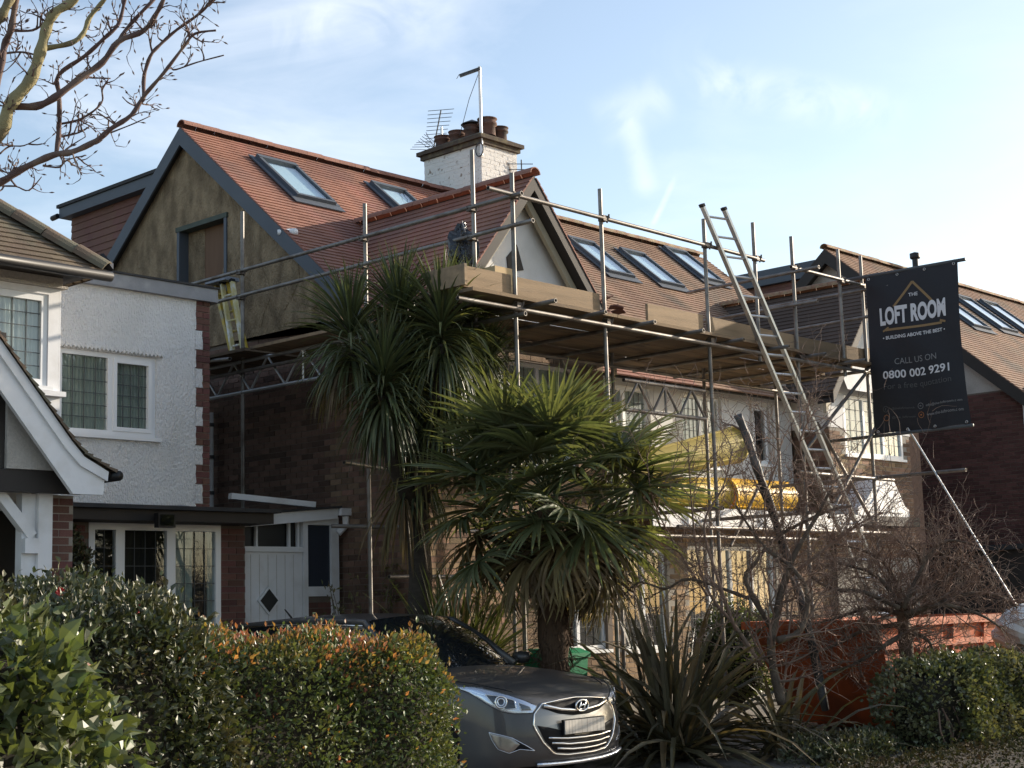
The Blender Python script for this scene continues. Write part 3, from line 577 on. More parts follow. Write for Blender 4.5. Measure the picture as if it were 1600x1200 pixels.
q = MB(); q.box(8.1, 10.43, YX+.17, 20, 0, 5.2); q.box(10.44, 10.625, YX+.05, 20, 0, 2.7); q.build('extension_shell', MT['room'], N0)
window(N0, 'Y', YX, *OPN[0], lights=(1.15, 1), lead=(4, 6), sash=(1,), back='curtain_dim', rec=.03, bd=.3)
# rippled drip strip above the window
n = 26; q = MB(); tops = []
for i in range(n*2+1):
    u = 8.62+(9.96-8.62)*i/(n*2); tops.append((u, 4.475+(.016 if i % 2 else -.012)))
q.prism([(8.62, YX-.045, 4.53), (9.96, YX-.045, 4.53)]+[(u, YX-.045, zz) for u, zz in reversed(tops)], (0, .044, 0)); q.build('drip_strip', MT['roughcast'], N0)
q = MB(); q.box(8.2, 10.70, YX-.07, 20, 5.195, 5.35); q.build('parapet_flashing', MT['leadsheet'], N0)
q = MB(); q.box(8.2, 10.72, YX-.09, 20, 5.352, 5.375); q.build('flat_roof', MT['felt'], N0)
# drainpipe seen past the quoin
q = MB(); q.tube((12.72, 17.45, 2.9), (12.72, 17.45, 4.35), .045, 10); dp = q.build('soil_pipe', MT['upvc'], H)
for zz in (3.2, 3.7, 4.15):
    q = MB(); q.tube((12.72, 17.45, zz), (12.72, 17.45, zz+.05), .058, 10); q.build('pipe_collar', MT['lead'], dp)
# ground floor of the extension
q = MB(); q.box(8.0, 11.25, 14.2, 14.9, 2.58, 2.70); q.build('canopy_board', MT['dark_board'], N0)
q = MB(); q.box(7.95, 11.3, 14.12, 14.9, 2.702, 2.745); q.build('canopy_roof', MT['felt'], N0)
q = MB(); q.add([(9.6, 14.3, 2.747), (10.25, 14.3, 2.747), (10.25, 14.59, 2.80), (9.6, 14.59, 2.76)], [(0, 1, 2, 3)]); q.add([(10.25, 14.3, 2.747), (10.38, 14.3, 2.746), (10.3, 14.59, 2.76), (10.25, 14.59, 2.80)], [(0, 1, 2, 3)]); q.build('loose_flashing', MT['leadsheet'], N0)
window(N0, 'Y', YX, 9.05, 10.79, .85, 2.575, lights=(1, 2.1, 2.1), fr=.075, mull=.115, lead=((2, 8), (4, 8), (4, 8)), back=['room', 'room', 'curtain_dim'], rec=.0, bd=.35)
pw = MB().box(10.79, 11.14, YX+.008, 15.4, 0, 2.575).build('pier', MT['mortar_dark'], N0); brickwork(pw, 'Y', YX+.008, 10.79, 11.14, 0, 2.56, [], MT['brick_red'], 90)
pw = MB().box(8.0, 9.05, YX+.008, 15.4, 0, 2.575).build('pier', MT['mortar_dark'], N0); brickwork(pw, 'Y', YX+.008, 8.0, 9.05, .6, 2.56, [], MT['brick_red'], 130)
fl = MB(); fl.box(9.56, 9.78, 14.05, 14.13, 2.50, 2.66); fl.bar((9.67, 14.13, 2.6), (9.67, 14.2, 2.64), .05, .05); flo = fl.build_at('floodlight', MT['black'], (9.67, 14.2, 2.58))
tag(flo, 'small black floodlight under the dark canopy above the ground floor window', 'floodlight')
q = MB(); q.box(9.58, 9.76, 14.044, 14.048, 2.52, 2.64); q.build('lens', MT['glass'], flo); flo.children[0].data.transform(Matrix.Identity(4))
# bay with leaded window
YB = 13.7
OPW = [(6.55, 8.0, 3.86, 4.80)]
wall(N0, 'bay_wall', 'Y', YB, 5.6, 8.12, 2.6, 4.87, OPW, MT['white_paint'])
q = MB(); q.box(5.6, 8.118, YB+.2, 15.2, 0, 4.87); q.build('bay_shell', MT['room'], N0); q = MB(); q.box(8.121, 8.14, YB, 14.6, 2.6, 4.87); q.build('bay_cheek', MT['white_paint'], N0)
window(N0, 'Y', YB, *OPW[0], lights=(1, 1), lead=(4, 6), back='curtain', rec=.015, fr=.07, mull=.08, bd=.2)
q = MB(); q.box(5.6, 8.17, YB-.07, YB-.002, 3.76, 3.81); q.build('bay_sill', MT['white_paint'], N0)
q = MB(); q.box(5.6, 8.19, YB-.05, YB+.3, 4.872, 4.90); q.box(5.6, 8.15, YB-.015, YB+.3, 4.902, 5.02); q.build('bay_frieze', MT['pebble'], N0)
# hipped roof
E0x, E1x, EY, EZ, K0 = 3.2, 8.43, 13.35, 5.03, .87; AP = ((E0x+E1x)/2, EY+(E1x-E0x)/2, EZ+K0*(E1x-E0x)/2)
q = MB(); q.add([(E0x, EY, EZ), (E1x, EY, EZ), AP, (E1x, 20, EZ), (AP[0], 20, AP[2]), (E0x, 20, EZ)], [(0, 1, 2), (1, 3, 4, 2), (0, 2, 4, 5), (0, 5, 3, 1)]); hr = q.build('hipped_roof', MT['dark_board'], N0)
lk = math.hypot(1, K0); wd = E1x-E0x
courses(hr, (E0x, EY-.04, EZ-.02), (1, 0, 0), (0, 1, K0), [(1.6, 0), (wd+.05, 0), (wd/2+.05, wd/2*lk), (wd/2-.2, wd/2*lk)], MT['old_tile'], g=.105)
courses(hr, (E1x+.04, EY, EZ-.02), (0, 1, 0), (-1, 0, K0), [(0, 0), (5, 0), (5, wd/2*lk), (wd/2, wd/2*lk)], MT['old_tile'], g=.105)
ridge(hr, (E1x+.02, EY-.03, EZ+.05), (AP[0], AP[1], AP[2]+.06), MT['old_tile'], r=.13, pitch=.36, name='hip_tile', drop=.06)
q = MB(); q.box(E0x, E1x-.2, EY+.05, 14.6, 4.985, 5.02); q.build('soffit', MT['dark_board'], hr)
gt = MB(); K = 8
for x0, x1 in ((E0x, E1x+.03),):
    gt.path([(x0, EY-.06, EZ-.05), (x1, EY-.06, EZ-.05)], .055, 10)
gt.build('gutter', MT['black'], hr, True)
q = MB(); q.path([(8.44, EY-.02, EZ+.03), (8.5, EY+.05, EZ+.1), (8.47, EY+.12, EZ+.2), (8.55, EY+.2, EZ+.16)], [.06, .05, .03, .01], 6); q.build('hip_iron', MT['black'], hr)
# porch with white barge board
xc, zt = 6.15, 4.98; YP = 12.7
out = [(xc, zt), (7.66, 3.19), (7.80, 3.06), (8.13, 2.9)]
q = MB(); inn = [(8.02, 2.70), (7.70, 2.70), (xc, 4.58)]
q.prism([(x, YP, z) for x, z in out[:2]+[(7.78, 3.04), (8.04, 2.91)]+inn], (0, .05, 0)); pg = q.build('porch_barge_board', MT['white_paint'], N0)
q = MB(); q.prism([(2*xc-x, YP, z) for x, z in out[:2]+[(7.78, 3.04), (8.04, 2.91)]+inn], (0, .05, 0)); q.build('porch_barge_board', MT['white_paint'], N0)
for k, (d0, d1) in enumerate(((.0, .10),)):
    q = MB(); q.prism([(xc, YP-.03, zt+.012), (7.66, YP-.03, 3.195), (7.80, YP-.03, 3.05), (8.06, YP-.03, 2.92), (8.05, YP-.03, 2.83), (7.76, YP-.03, 2.965), (7.6, YP-.03, 3.12), (xc, YP-.03, zt-.12)], (0, .029, 0)); q.build('barge_moulding', MT['white_paint'], pg)
# plain tile courses of the porch slope, ends showing along the barge
q = MB(); 
pr_ = MB()
for s in (1, -1):
    P_ = [(xc+s*(x-xc), z) for x, z in out]
    for (x0, z0), (x1, z1) in zip(P_, P_[1:]): pr_.prism([(x0, YP+.02, z0+.01), (x1, YP+.02, z1+.01), (x1, YP+.02, z1-.03), (x0, YP+.02, z0-.03)], (0, 1.4, 0))
po = pr_.build('porch_roof', MT['dark_board'], N0)
L0 = math.hypot(7.66-xc, zt-3.19)
for (x0, z0), (x1, z1) in zip(out, out[1:]):
    ll = math.hypot(x1-x0, z1-z0)
    courses(po, (x1, YP-.06, z1+.012), (0, 1, 0), (x0-x1, 0, z0-z1), [(0, 0), (1.45, 0), (1.45, ll), (0, ll)], MT['old_tile'], g=.1, th=.018)
q = MB(); q.path([(8.16, YP-.05, 2.885), (8.16, 13.6, 2.885)], .05, 10); q.build('porch_gutter', MT['black'], po, True)
q = MB(); q.prism([(7.13, 12.9, 2.93), (7.62, 12.9, 2.93), (7.55, 12.9, 3.0), (7.13, 12.9, 3.62)], (0, .04, 0)); q.build('gable_infill', MT['pebble'], N0)
q = MB(); q.box(4.5, 7.95, 12.92, 13.0, 2.72, 2.925); q.box(5.2, 7.125, 12.94, 12.98, 2.93, 4.2); q.build('porch_beam_and_shadow', MT['dark_board'], N0)  # beam, plus a dark sheet standing for the shadowed gable opening
q = MB(); q.box(7.545, 7.69, 13.04, 13.18, 0, 2.74); q.build('porch_post', MT['white_paint'], N0); q = MB(); q.box(7.53, 7.70, 13.03, 13.19, 2.741, 2.765); q.build('post_cap', MT['white_paint'], N0)
q = MB(); q.box(7.40, 7.543, 13.09, 13.2, 0, 2.72); q.build('porch_post_inner', MT['white_paint'], N0)
q = MB(); q.bar((7.05, 13.1, 2.84), (7.50, 13.1, 2.32), .09, .10, up=(1, 0, 1)); q.build('porch_brace', MT['white_paint'], N0); q = MB(); q.box(7.40, 7.542, 13.02, 13.085, 2.16, 2.30); q.build('brace_block', MT['white_paint'], N0)
pm = MB().box(7.692, 7.96, 13.128, 13.6, 0, 2.72).build('porch_pier', MT['mortar'], N0); brickwork(pm, 'Y', 13.128, 7.70, 7.955, 0, 2.70, [], MT['brick_red'], 120)
pm = MB().box(5.0, 7.4, 14.2, 14.3, 0, 2.8).build('porch_back_wall', MT['mortar_dark'], N0); brickwork(pm, 'Y', 14.2, 6.4, 7.4, 1, 2.75, [], MT['brick_red'], 60)
# side passage porch between the houses
D0 = thing('side_porch', 'white side porch with diamond-window door between the two houses', 'porch', (11.7, 14.75, 0))
YD = 14.75
q = MB(); q.box(11.14, 12.12, YD, YD+.05, 0, 2.28); dr = q.build('door', MT['white_paint'], D0)
for k_ in range(7):
    q = MB(); x_ = 11.2+.13*k_; q.box(x_, x_+.006, YD-.0025, YD, .05, 2.25); q.build('board_joint', MT['pebble'], dr)
q = MB(); q.tube((12.05, YD-.05, 1.05), (11.95, YD-.05, 1.05), .012, 8); q.box(12.03, 12.07, YD-.05, YD-.001, 1.0, 1.12); q.build('handle', MT['alu'], dr)
dc = (11.585, 1.70); R_ = .165
q = MB(); q.prism([(dc[0]-R_, YD-.03, dc[1]), (dc[0], YD-.03, dc[1]-R_*1.05), (dc[0]+R_, YD-.03, dc[1]), (dc[0], YD-.03, dc[1]+R_*1.05)], (0, .028, 0)); q.build('diamond_frame', MT['white_paint'], dr)
q = MB(); q.prism([(dc[0]-R_*.8, YD-.036, dc[1]), (dc[0], YD-.036, dc[1]-R_*.84), (dc[0]+R_*.8, YD-.036, dc[1]), (dc[0], YD-.036, dc[1]+R_*.84)], (0, .005, 0)); q.build('diamond_pane', MT['black'], dr)
q = MB(); q.box(11.14, 12.12, YD-.03, YD+.06, 2.282, 2.345); q.build('transom', MT['white_paint'], D0)
q = MB(); q.box(11.14, 12.05, YD+.06, YD+.07, 2.346, 2.66); q.build('fanlight_pane', MT['black'], D0)
for x in (11.42, 11.92, 12.06):
    q = MB(); q.box(x, x+.03, YD+.01, YD+.05, 2.346, 2.7); q.build('glazing_bar', MT['white_paint'], D0)
q = MB()
for a, b, c, d in ((12.13, 12.2, 1.2, 2.72), (12.58, 12.7, 0, 2.72), (12.2, 12.58, 1.74, 1.86), (12.2, 12.58, 2.62, 2.72)): q.box(a, b, YD-.02, YD+.06, c, d)
q.build('sidelight_frame', MT['white_paint'], D0)
q = MB(); q.box(12.2, 12.58, YD+.02, YD+.03, 1.86, 2.62); q.build('sidelight_pane', mat('blue_grey_glass', (.035, .042, .058), .25, .08, 2, spec=.3), D0)
pm = MB().box(12.13, 12.6, YD+.012, YD+.1, 0, 1.735).build('sidelight_base', MT['mortar_dark'], D0); brickwork(pm, 'Y', YD+.012, 12.14, 12.58, 1.0, 1.72, [], MT['brick_red'], 40)
q = MB(); q.prism([(11.1, YD-.10, 2.56), (12.62, YD-.10, 2.70), (12.62, YD-.10, 2.83), (11.1, YD-.10, 2.70)], (0, .04, 0)); q.build('fascia', MT['white_paint'], D0)
q = MB(); q.prism([(11.1, YD-.14, 2.705), (12.66, YD-.14, 2.835), (12.66, YD-.14, 2.86), (11.1, YD-.14, 2.73)], (0, 2.4, 0)); q.build('roof_sheet', MT['felt'], D0)
q = MB(); q.bar((11.22, 15.0, 2.96), (12.32, 14.75, 2.87), .10, .07); q.build('roof_batten', MT['white_paint'], D0)
q = MB(); q.box(12.63, 12.95, YD-.16, YD-.08, 2.74, 2.83); q.path([(12.75, YD-.1, 2.73), (12.75, YD-.1, 2.62), (12.66, YD-.05, 2.52)], .045, 8); q.build('gutter_outlet', MT['white_paint'], D0)
# ------------------------------------------------------------------ scaffold
SC = thing('scaffold', 'tubular steel scaffold with timber boarded platform round the house front and side', 'scaffold', (15, 10.9, 0))
TR = .0245; YF = 10.9; ZP = 4.82; XB = 11.92
def tube(name, p, q, r=TR, m='steel'):
    if name.startswith('lattice') and Vector(p).y > 12: m = 'alu'
    mb = MB().hollow(p, q, r); return mb.build(name, MT[m], SC, True)
def coup(p, ax='z'):
    p = Vector(p); mb = MB(); mb.box(p.x-.042, p.x+.042, p.y-.042, p.y+.042, p.z-.032, p.z+.032); mb.tube(p+Vector((.03, -.03, -.05)), p+Vector((.05, -.05, .05)), .012, 6); mb.tube(p+Vector((-.05, .03, 0)), p+Vector((.07, -.04, .02)), .014, 6)
    mb.build('coupler', MT['coupler'], SC)
STD = [(11.93, 6.22), (13.45, 6.32), (15.48, 6.31), (16.6, 6.45), (17.52, 6.41), (18.72, 6.42), (19.34, 6.42)]
for i, (x, zt_) in enumerate(STD):
    tube('standard', (x+random.uniform(-.01, .01), YF, 0 if i not in (3, 5) else 4.6), (x+random.uniform(-.02, .02), YF, zt_))
    for z in (5.96, 4.74): coup((x, YF-.03, z))
for (y, zt_, z0) in ((11.48, 6.61, 4.6), (13.28, 6.36, 0), (15.66, 6.74, 0)):
    tube('standard', (XB, y, z0), (XB, y, zt_))
    for z in (5.93, 5.6): coup((XB-.03, y, z))
for x in (13.45, 15.48, 17.52, 19.34): tube('standard', (x, 12.45, 0), (x, 12.45, 5.0 if x != 17.52 else 5.5))
# ledgers and rails along the front
for z, x0, x1, y in ((5.96, 11.5, 16.75, YF-.05), (5.96, 17.4, 19.55, YF-.05), (4.70, 11.0, 19.7, YF-.05), (4.62, 12.3, 19.6, 12.40), (2.42, 14.6, 19.6, YF-.05), (3.19, 17.3, 19.8, YF-.05), (2.42, 12.6, 20.2, 12.4), (1.9, 11.4, 15.0, 12.4)):
    tube('ledger', (x0, y, z), (x1, y, z+random.uniform(-.01, .01)))
# side rails along the gable
for z, y0, y1 in ((5.94, 10.7, 17.6), (5.61, 10.55, 17.2), (4.62, 10.7, 17.2)): tube('ledger', (XB-.05, y0, z), (XB-.05, y1, z))
tube('ledger', (XB-.05, 13.9, 2.55), (XB+1.1, 13.1, 2.5)); tube('ledger', (11.3, 13.0, 3.2), (12.6, 13.05, 3.12))
tube('ledger', (XB-.4, 15.4, 4.72), (XB-.1, 16.6, 4.86))
# putlogs / transoms under the platform
for x in np.arange(12.1, 19.6, .92):
    tube('transom', (x, 10.55+random.uniform(-.12, .05), 4.755), (x+random.uniform(-.03, .03), 13.05, 4.755))
for x in (17.45, 19.3): tube('transom', (x, 10.45, 5.9), (x, 12.6, 5.9))
tube('transom', (19.34, 10.0, 5.52), (19.34, 12.7, 5.50)); tube('transom', (19.34, 9.5, 3.2), (19.34, 12.6, 3.2)); tube('transom', (17.45, 10.5, 5.45), (17.45, 13, 5.45))
# lattice beams
def lattice(p, q, h=.38, n=8):
    p = Vector(p); q = Vector(q); tube('lattice_chord', p, q); up = Vector((0, 0, h)); tube('lattice_chord', p+up, q+up)
    for i in range(n):
        a = p.lerp(q, i/n); b = p.lerp(q, (i+.5)/n); c = p.lerp(q, (i+1)/n)
        tube('lattice_web', a, b+up, .016); tube('lattice_web', b+up, c, .016)
        if i % 3 == 1: tube('lattice_web', b, b+up, .016)
lattice((XB, 13.4, 4.36), (XB, 18.3, 4.36), .40, 7)
lattice((13.9, YF+.12, 3.78), (15.5, YF+.12, 3.78), .35, 3)
# diagonal braces at the right end
for p, q in (((19.6, 10.85, 4.95), (17.45, 10.85, 3.45)), ((20.2, 10.8, 4.75), (17.9, 10.8, 2.6)), ((18.0, 10.95, 3.9), (19.4, 10.95, 2.5)), ((14.4, 12.4, 4.6), (15.4, 12.4, 3.2)), ((17.9, 12.4, 2.3), (18.9, 12.4, 3.4))): tube('brace', p, q)
# boards
def board(name, x0, x1, y0, y1, z, t=.038, m='under_plank', tilt=0):
    mb = MB(); mb.box(-(x1-x0)/2, (x1-x0)/2, -(y1-y0)/2, (y1-y0)/2, 0, t); me = mb.mesh(name, MT[m]); return child(name, me, SC, ((x0+x1)/2, (y0+y1)/2, z), (0, tilt, random.gauss(0, .004)))
for r in range(10):
    y = 10.78+r*.232; x = 11.15+.3*(r % 3)
    while x < 19.4:
        L_ = random.choice((3.9, 3.0, 2.4)); x1 = min(x+L_, 19.55+.1*(r % 2))
        if x1-x > .5: board('platform_board', x, x1-.01, y, y+.222, 4.785+random.uniform(0, .012)+(.04 if random.random() < .2 else 0))
        x = x1
for i in range(3): board('platform_board', 11.6, 12.55, 13.3+i*1.9, 15.1+i*1.9, 4.81, m='under_plank')
# toe boards: two overlapping along the front, gap at the ladder
def toe(x0, x1, z, y=YF+.045, m='plank', h=.225, tilt=0):
    mb = MB(); mb.box(-(x1-x0)/2, (x1-x0)/2, -.019, .019, 0, h); child('toe_board', mb.mesh('toe_board', MT[m]), SC, ((x0+x1)/2, y, z), (0, tilt, 0))
toe(11.12, 11.9, 4.86); toe(11.97, 13.4, 4.85); toe(14.3, 15.42, 4.85, tilt=.004); toe(15.53, 16.55, 4.84, tilt=.01); toe(16.62, 17.5, 4.83, m='under_plank'); toe(17.58, 18.7, 4.82, m='under_plank'); toe(18.74, 19.5, 4.83, m='under_plank')
mb = MB(); mb.box(-.019, .019, -1.1, 1.1, 0, .225); child('toe_board', mb.mesh('toe_board', MT['plank']), SC, (19.42, 12.0, 4.85))
mb = MB(); mb.box(-.019, .019, -.25, .3, 0, .225); child('toe_board', mb.mesh('toe_board', MT['plank']), SC, (11.13, 11.1, 4.86))
# small loose things on the platform
bk = MB(); bk.box(12.0, 12.3, 11.25, 11.55, 4.83, 5.26)
tag(bk.build_at('timber_block', MT['timber'], (12.15, 11.4, 4.83)), 'pale square timber offcut standing on the platform corner behind the toe board', 'timber')
def lump(name, c, r, m, seed, n=14, k=.25, lab='', cat=''):
    rr = random.Random(seed); mb = MB(); R_ = []
    for i in range(n+1):
        th = math.pi*i/n
        for j in range(20):
            ph = 2*math.pi*j/20; d = 1+k*(math.sin(3*ph+seed)*math.sin(2*th+seed)+.5*math.sin(7*ph+2*seed)*math.sin(5*th))+rr.uniform(-.07, .07)
            R_.append((c[0]+r[0]*d*math.sin(th)*math.cos(ph), c[1]+r[1]*d*math.sin(th)*math.sin(ph), c[2]+r[2]*d*math.cos(th)))
    mb.v = R_; mb.f = [(i*20+j, i*20+(j+1) % 20, (i+1)*20+(j+1) % 20, (i+1)*20+j) for i in range(n) for j in range(20)]
    o = mb.build_at(name, m, (c[0], c[1], c[2]-r[2])); tag(o, lab, cat); return o
lump('rubbish_sack', (12.0, 11.75, 5.50), (.15, .17, .28), mat('black_polythene', (.012, .013, .017), .22, .2, 6, spec=.6, bump=.8, bs=14, bdist=.04), 5, lab='shiny black plastic sack hanging on the scaffold rail by the gable', cat='sack')
for i in range(9):
    x = 13.62+random.uniform(0, .55); q = MB(); q.box(-.08, .08, -.05, .05, 0, .014); o = q.build_at('roof_tile', MT['hung_tile'], (0, 0, 0)); o.location = (x, 10.98+random.uniform(0, .5), 4.84+.03*i); o.rotation_euler = (random.uniform(-.4, .4), random.uniform(-.4, .4), random.uniform(0, 3))
    tag(o, 'loose dark tile or offcut in the small heap on the platform gap', 'tile', 'loose tiles heaped on the platform')
# ------------------------------------------------------------------ ladders
LD = thing('ladder', 'long aluminium ladder leaning on the scaffold beside the banner', 'ladder', (18.6, 9.2, 0))
def ladder(T, foot, top, wdir, w, nr, rail=(.03, .07), m=MT['alu'], rr=.016):
    foot = Vector(foot); top = Vector(top); wv = Vector(wdir).normalized()*w/2; d = (top-foot).normalized(); nrm = d.cross(wv).normalized()
    for s in (-1, 1):
        mb = MB(); mb.bar(foot+wv*s, top+wv*s, rail[0], rail[1], up=nrm); mb.build('stile', m, T)
        mb = MB(); mb.bar(top+wv*s-d*.01, top+wv*s+d*.03, rail[0]*1.25, rail[1]*1.15, up=nrm); mb.build('end_cap', MT['black'], T)
    for k in range(nr):
        p = foot.lerp(top, (k+.5)/nr); mb = MB(); mb.tube(p-wv, p+wv, rr, 8); mb.build('rung', m, T)
ladder(LD, (19.35, 10.35, 0.0), (15.55, 10.78, 6.44), (1, -.25, 0), .36, 27)
LY = thing('stepladder', 'folded yellow fibreglass stepladder leaning by the brown gable', 'ladder', (12.3, 16.3, 4.86))
yel = mat('yellow_fibreglass', (.52, .37, .045), .5, .2, 6, c2=(.38, .34, .22), c2s=5)
ladder(LY, (12.26, 16.14, 4.87), (12.26, 16.55, 5.98), (0, 1, 0), .28, 4, (.05, .07), yel, .018)
ladder(LY, (12.12, 16.0, 4.87), (12.2, 16.36, 5.95), (0, 1, 0), .22, 3, (.04, .06), mat('paint_spattered_yellow', (.6, .52, .25), .55, .2, 9, c2=(.7, .7, .66), c2s=8), .016)
mb = MB(); mb.box(12.1, 12.34, 16.28, 16.72, 5.97, 6.02); mb.build('top_cap', mat('spattered_cap', (.22, .24, .28), .6, .3, 30), LY)
# ------------------------------------------------------------------ yellow rubbish chutes
ymat = mat('yellow_chute_plastic', (.60, .42, .055), .5, .12, 3, c2=(.26, .22, .05), c2s=3.2, lo=.5, hi=.66); ymat2 = mat('stained_yellow_chute', (.66, .54, .19), .55, .12, 3, c2=(.24, .25, .05), c2s=2.6, lo=.5, hi=.66); omat = mat('orange_yellow_chute', (.78, .46, .03), .4, .06, 3)
def chute(p, q, r0, r1, m, lab, n=28):
    p = Vector(p); q = Vector(q); T = thing('rubbish_chute', lab, 'chute', tuple(min((p, q), key=lambda v: v.z)-Vector((0, 0, r1))), 'yellow builders rubbish chutes')
    d = (q-p).normalized(); mb = MB(); K = 12
    pts = [p.lerp(q, i/K) for i in range(K+1)]
    mb.path(pts, [r0+(r1-r0)*i/K for i in range(K+1)], n, cap=False); mb.path(pts[::-1], [(r0+(r1-r0)*i/K)*.95 for i in range(K+1)][::-1], n, cap=False); mb.build('barrel', m, T, True)
    mb = MB(); mb.path([q-d*.05, q-d*.045, q+d*.01, q+d*.012], [r1*.97, r1*1.06, r1*1.06, r1*.95], n, cap=False); mb.build('rim', m, T, True)
    a = d.orthogonal().normalized(); b = d.cross(a)
    for k in range(6):
        an = k*math.pi/3; o = a*math.cos(an)+b*math.sin(an); mb = MB(); mb.bar(p+o*(r0+.008), q+o*(r1+.008), .035, .02, up=o); mb.build('rib', m, T)
    return T
chute((16.7, 12.95, 3.42), (18.62, 12.75, 3.80), .19, .26, ymat2, 'stained yellow chute section tilted upward above the other chutes')
chute((16.9, 13.1, 3.07), (18.7, 13.1, 3.09), .20, .245, ymat, 'mossy yellow chute section lying left on the flat porch roof')
chute((20.3, 13.0, 3.09), (18.72, 13.05, 3.08), .24, .25, omat, 'bright orange-yellow chute section lying at the right end of the row')
for x in np.arange(16.0, 19.6, .24): pass
tube('transom', (15.48, 10.8, 2.66), (15.48, 12.6, 2.66)); tube('transom', (17.52, 10.8, 2.66), (17.52, 12.6, 2.66))
# ------------------------------------------------------------------ banner
BN = thing('banner', 'black hanging banner with loft company name and phone number beside the scaffold', 'banner', (19.34, 10.1, 3.8))
BX, BY0, BY1, BZ0, BZ1 = 19.28, 10.80, 9.37, 3.80, 6.06
bmat = mat('black_banner_cloth', (.020, .021, .026), .62, .12, 1.5, spec=.3, bump=.15, bs=6, bdist=.05)
NU, NV = 24, 40; mb = MB()
def bpos(u, v):   # u 0..1 left to right, v 0..1 top to bottom
    sag = .018*math.sin(u*math.pi*2.3+v*2)*v+.012*math.sin(u*14+v*5)*math.exp(-((v-.02)/.12)**2)+.010*math.sin((u*1.2-v)*9)*math.sin(v*math.pi)+.03*math.sin(v*math.pi)*math.sin(u*math.pi)-.05*max(0, v-.75)*max(0, u-.8)*8
    y = BY0+(BY1-BY0)*u+(.035*math.sin(v*3.1) if u > .5 else 0)*(u-.5)*2-.02*v*v*(u > .9)
    return Vector((BX-sag, y, BZ1+(BZ0-BZ1)*v+.012*math.sin(u*9)*v))
for i in range(NV+1):
    for j in range(NU+1): mb.v.append(tuple(bpos(j/NU, i/NV)))
for i in range(NV+1):
    for j in range(NU+1): p = bpos(j/NU, i/NV); mb.v.append((p.x+.004, p.y, p.z))
m0 = (NU+1)*(NV+1)
for i in range(NV):
    for j in range(NU): a = i*(NU+1)+j; mb.f.append((a, a+1, a+NU+2, a+NU+1)); mb.f.append((m0+a, m0+a+NU+1, m0+a+NU+2, m0+a+1))
cl = mb.build('cloth', bmat, BN, True)
bp = lambda z: [(19.3, 11.1, z), (19.3, 9.2, z)]
q = MB(); q.tube((19.30, 11.2, 6.09), (19.30, 9.27, 6.07), .026, 12); q.build('top_pole', MT['lead'], BN, True); q = MB(); q.tube((19.30, 11.6, 3.78), (19.30, 9.33, 3.79), .024, 12); q.build('bottom_pole', MT['lead'], BN, True)
tan = mat('tan_print', (.26, .17, .08), .7, .05); wht = mat('white_print', (.62, .62, .64), .7, .04); gry = mat('grey_print', (.21, .21, .215), .7, .05); dgry = mat('dim_grey_print', (.085, .085, .088), .7, .05); orr = mat('orange_print', (.35, .14, .05), .7, .05)
def on_banner(px, py):     # banner plane from fractions
    p = bpos(px, py); return Vector((p.x-.006, p.y, p.z))
def strip(name, pts, w, m):
    # flat print strip following the cloth; pts in (u, v); w in metres
    mb = MB()
    for (a, b) in zip(pts, pts[1:]):
        A = Vector((a[0]*1.43, a[1]*2.26)); B = Vector((b[0]*1.43, b[1]*2.26)); d = (B-A); L_ = d.length; d.normalize(); n_ = Vector((-d.y, d.x))*w/2; K = max(2, int(L_/.06))
        for k in range(K):
            q4 = []
            for t, s in ((k/K, -1), ((k+1)/K, -1), ((k+1)/K, 1), (k/K, 1)):
                P = A.lerp(B, t)+n_*s; q4.append(on_banner(P.x/1.43, P.y/2.26))
            mb.add(q4, [(0, 1, 2, 3)])
    return mb.build(name, m, cl)
strip('logo_roof', [(.30, .215), (.515, .075)], .035, tan); strip('logo_roof', [(.515, .075), (.715, .215)], .035, tan)
strip('logo_bar', [(.19, .355), (.81, .362)], .032, tan); strip('logo_bar', [(.79, .345), (.85, .358)], .03, tan); strip('logo_bar', [(.165, .362), (.23, .34)], .025, tan)
def text(s, u0, u1, vc, h, m, bold=0., shear=0., name='lettering'):
    cu = bpy.data.curves.new('lettering', 'FONT'); cu.body = s; cu.size = 1; cu.offset = bold; cu.resolution_u = 4
    ob = link(bpy.data.objects.new('lettering', cu)); bpy.context.view_layer.update()
    dg = bpy.context.evaluated_depsgraph_get(); me = bpy.data.meshes.new_from_object(ob.evaluated_get(dg)); bpy.data.objects.remove(ob)
    V = np.zeros(len(me.vertices)*3); me.vertices.foreach_get('co', V); V = V.reshape(-1, 3)
    mn = V.min(0); mxx = V.max(0); out = []
    caph = .70 if not any(c in s for c in 'gjpqy@') else None
    for x, y, _ in V:
        fx = (x-mn[0])/(mxx[0]-mn[0]); fy = (y-mn[1])/(mxx[1]-mn[1]); P = on_banner(u0+(u1-u0)*fx, vc+(.5-fy)*h/2.26); out.append((P.x-.001, P.y, P.z))
    o = MB(); o.v = out; o.f = [tuple(p.vertices) for p in me.polygons]; bpy.data.meshes.remove(me); return o.build(name, m, cl)
text('THE', .465, .565, .155, .05, wht, .01); text('LOFT ROOM', .14, .86, .268, .26, wht, .045); text('• BUILDING ABOVE THE BEST •', .16, .84, .405, .05, wht, .02)
text('CALL US ON', .27, .73, .56, .085, gry, .0); text('0800 002 9291', .14, .86, .64, .115, wht, .018); text('For a free quotation', .14, .87, .718, .11, dgry, .0)
text('@theloftroomuk', .20, .45, .855, .04, dgry, .01); text('@the_loftroom', .20, .45, .91, .04, dgry, .01); text('info@the-loftroom.com', .57, .95, .85, .045, gry, .01); text('www.the-loftroom.com', .57, .95, .905, .045, gry, .01)
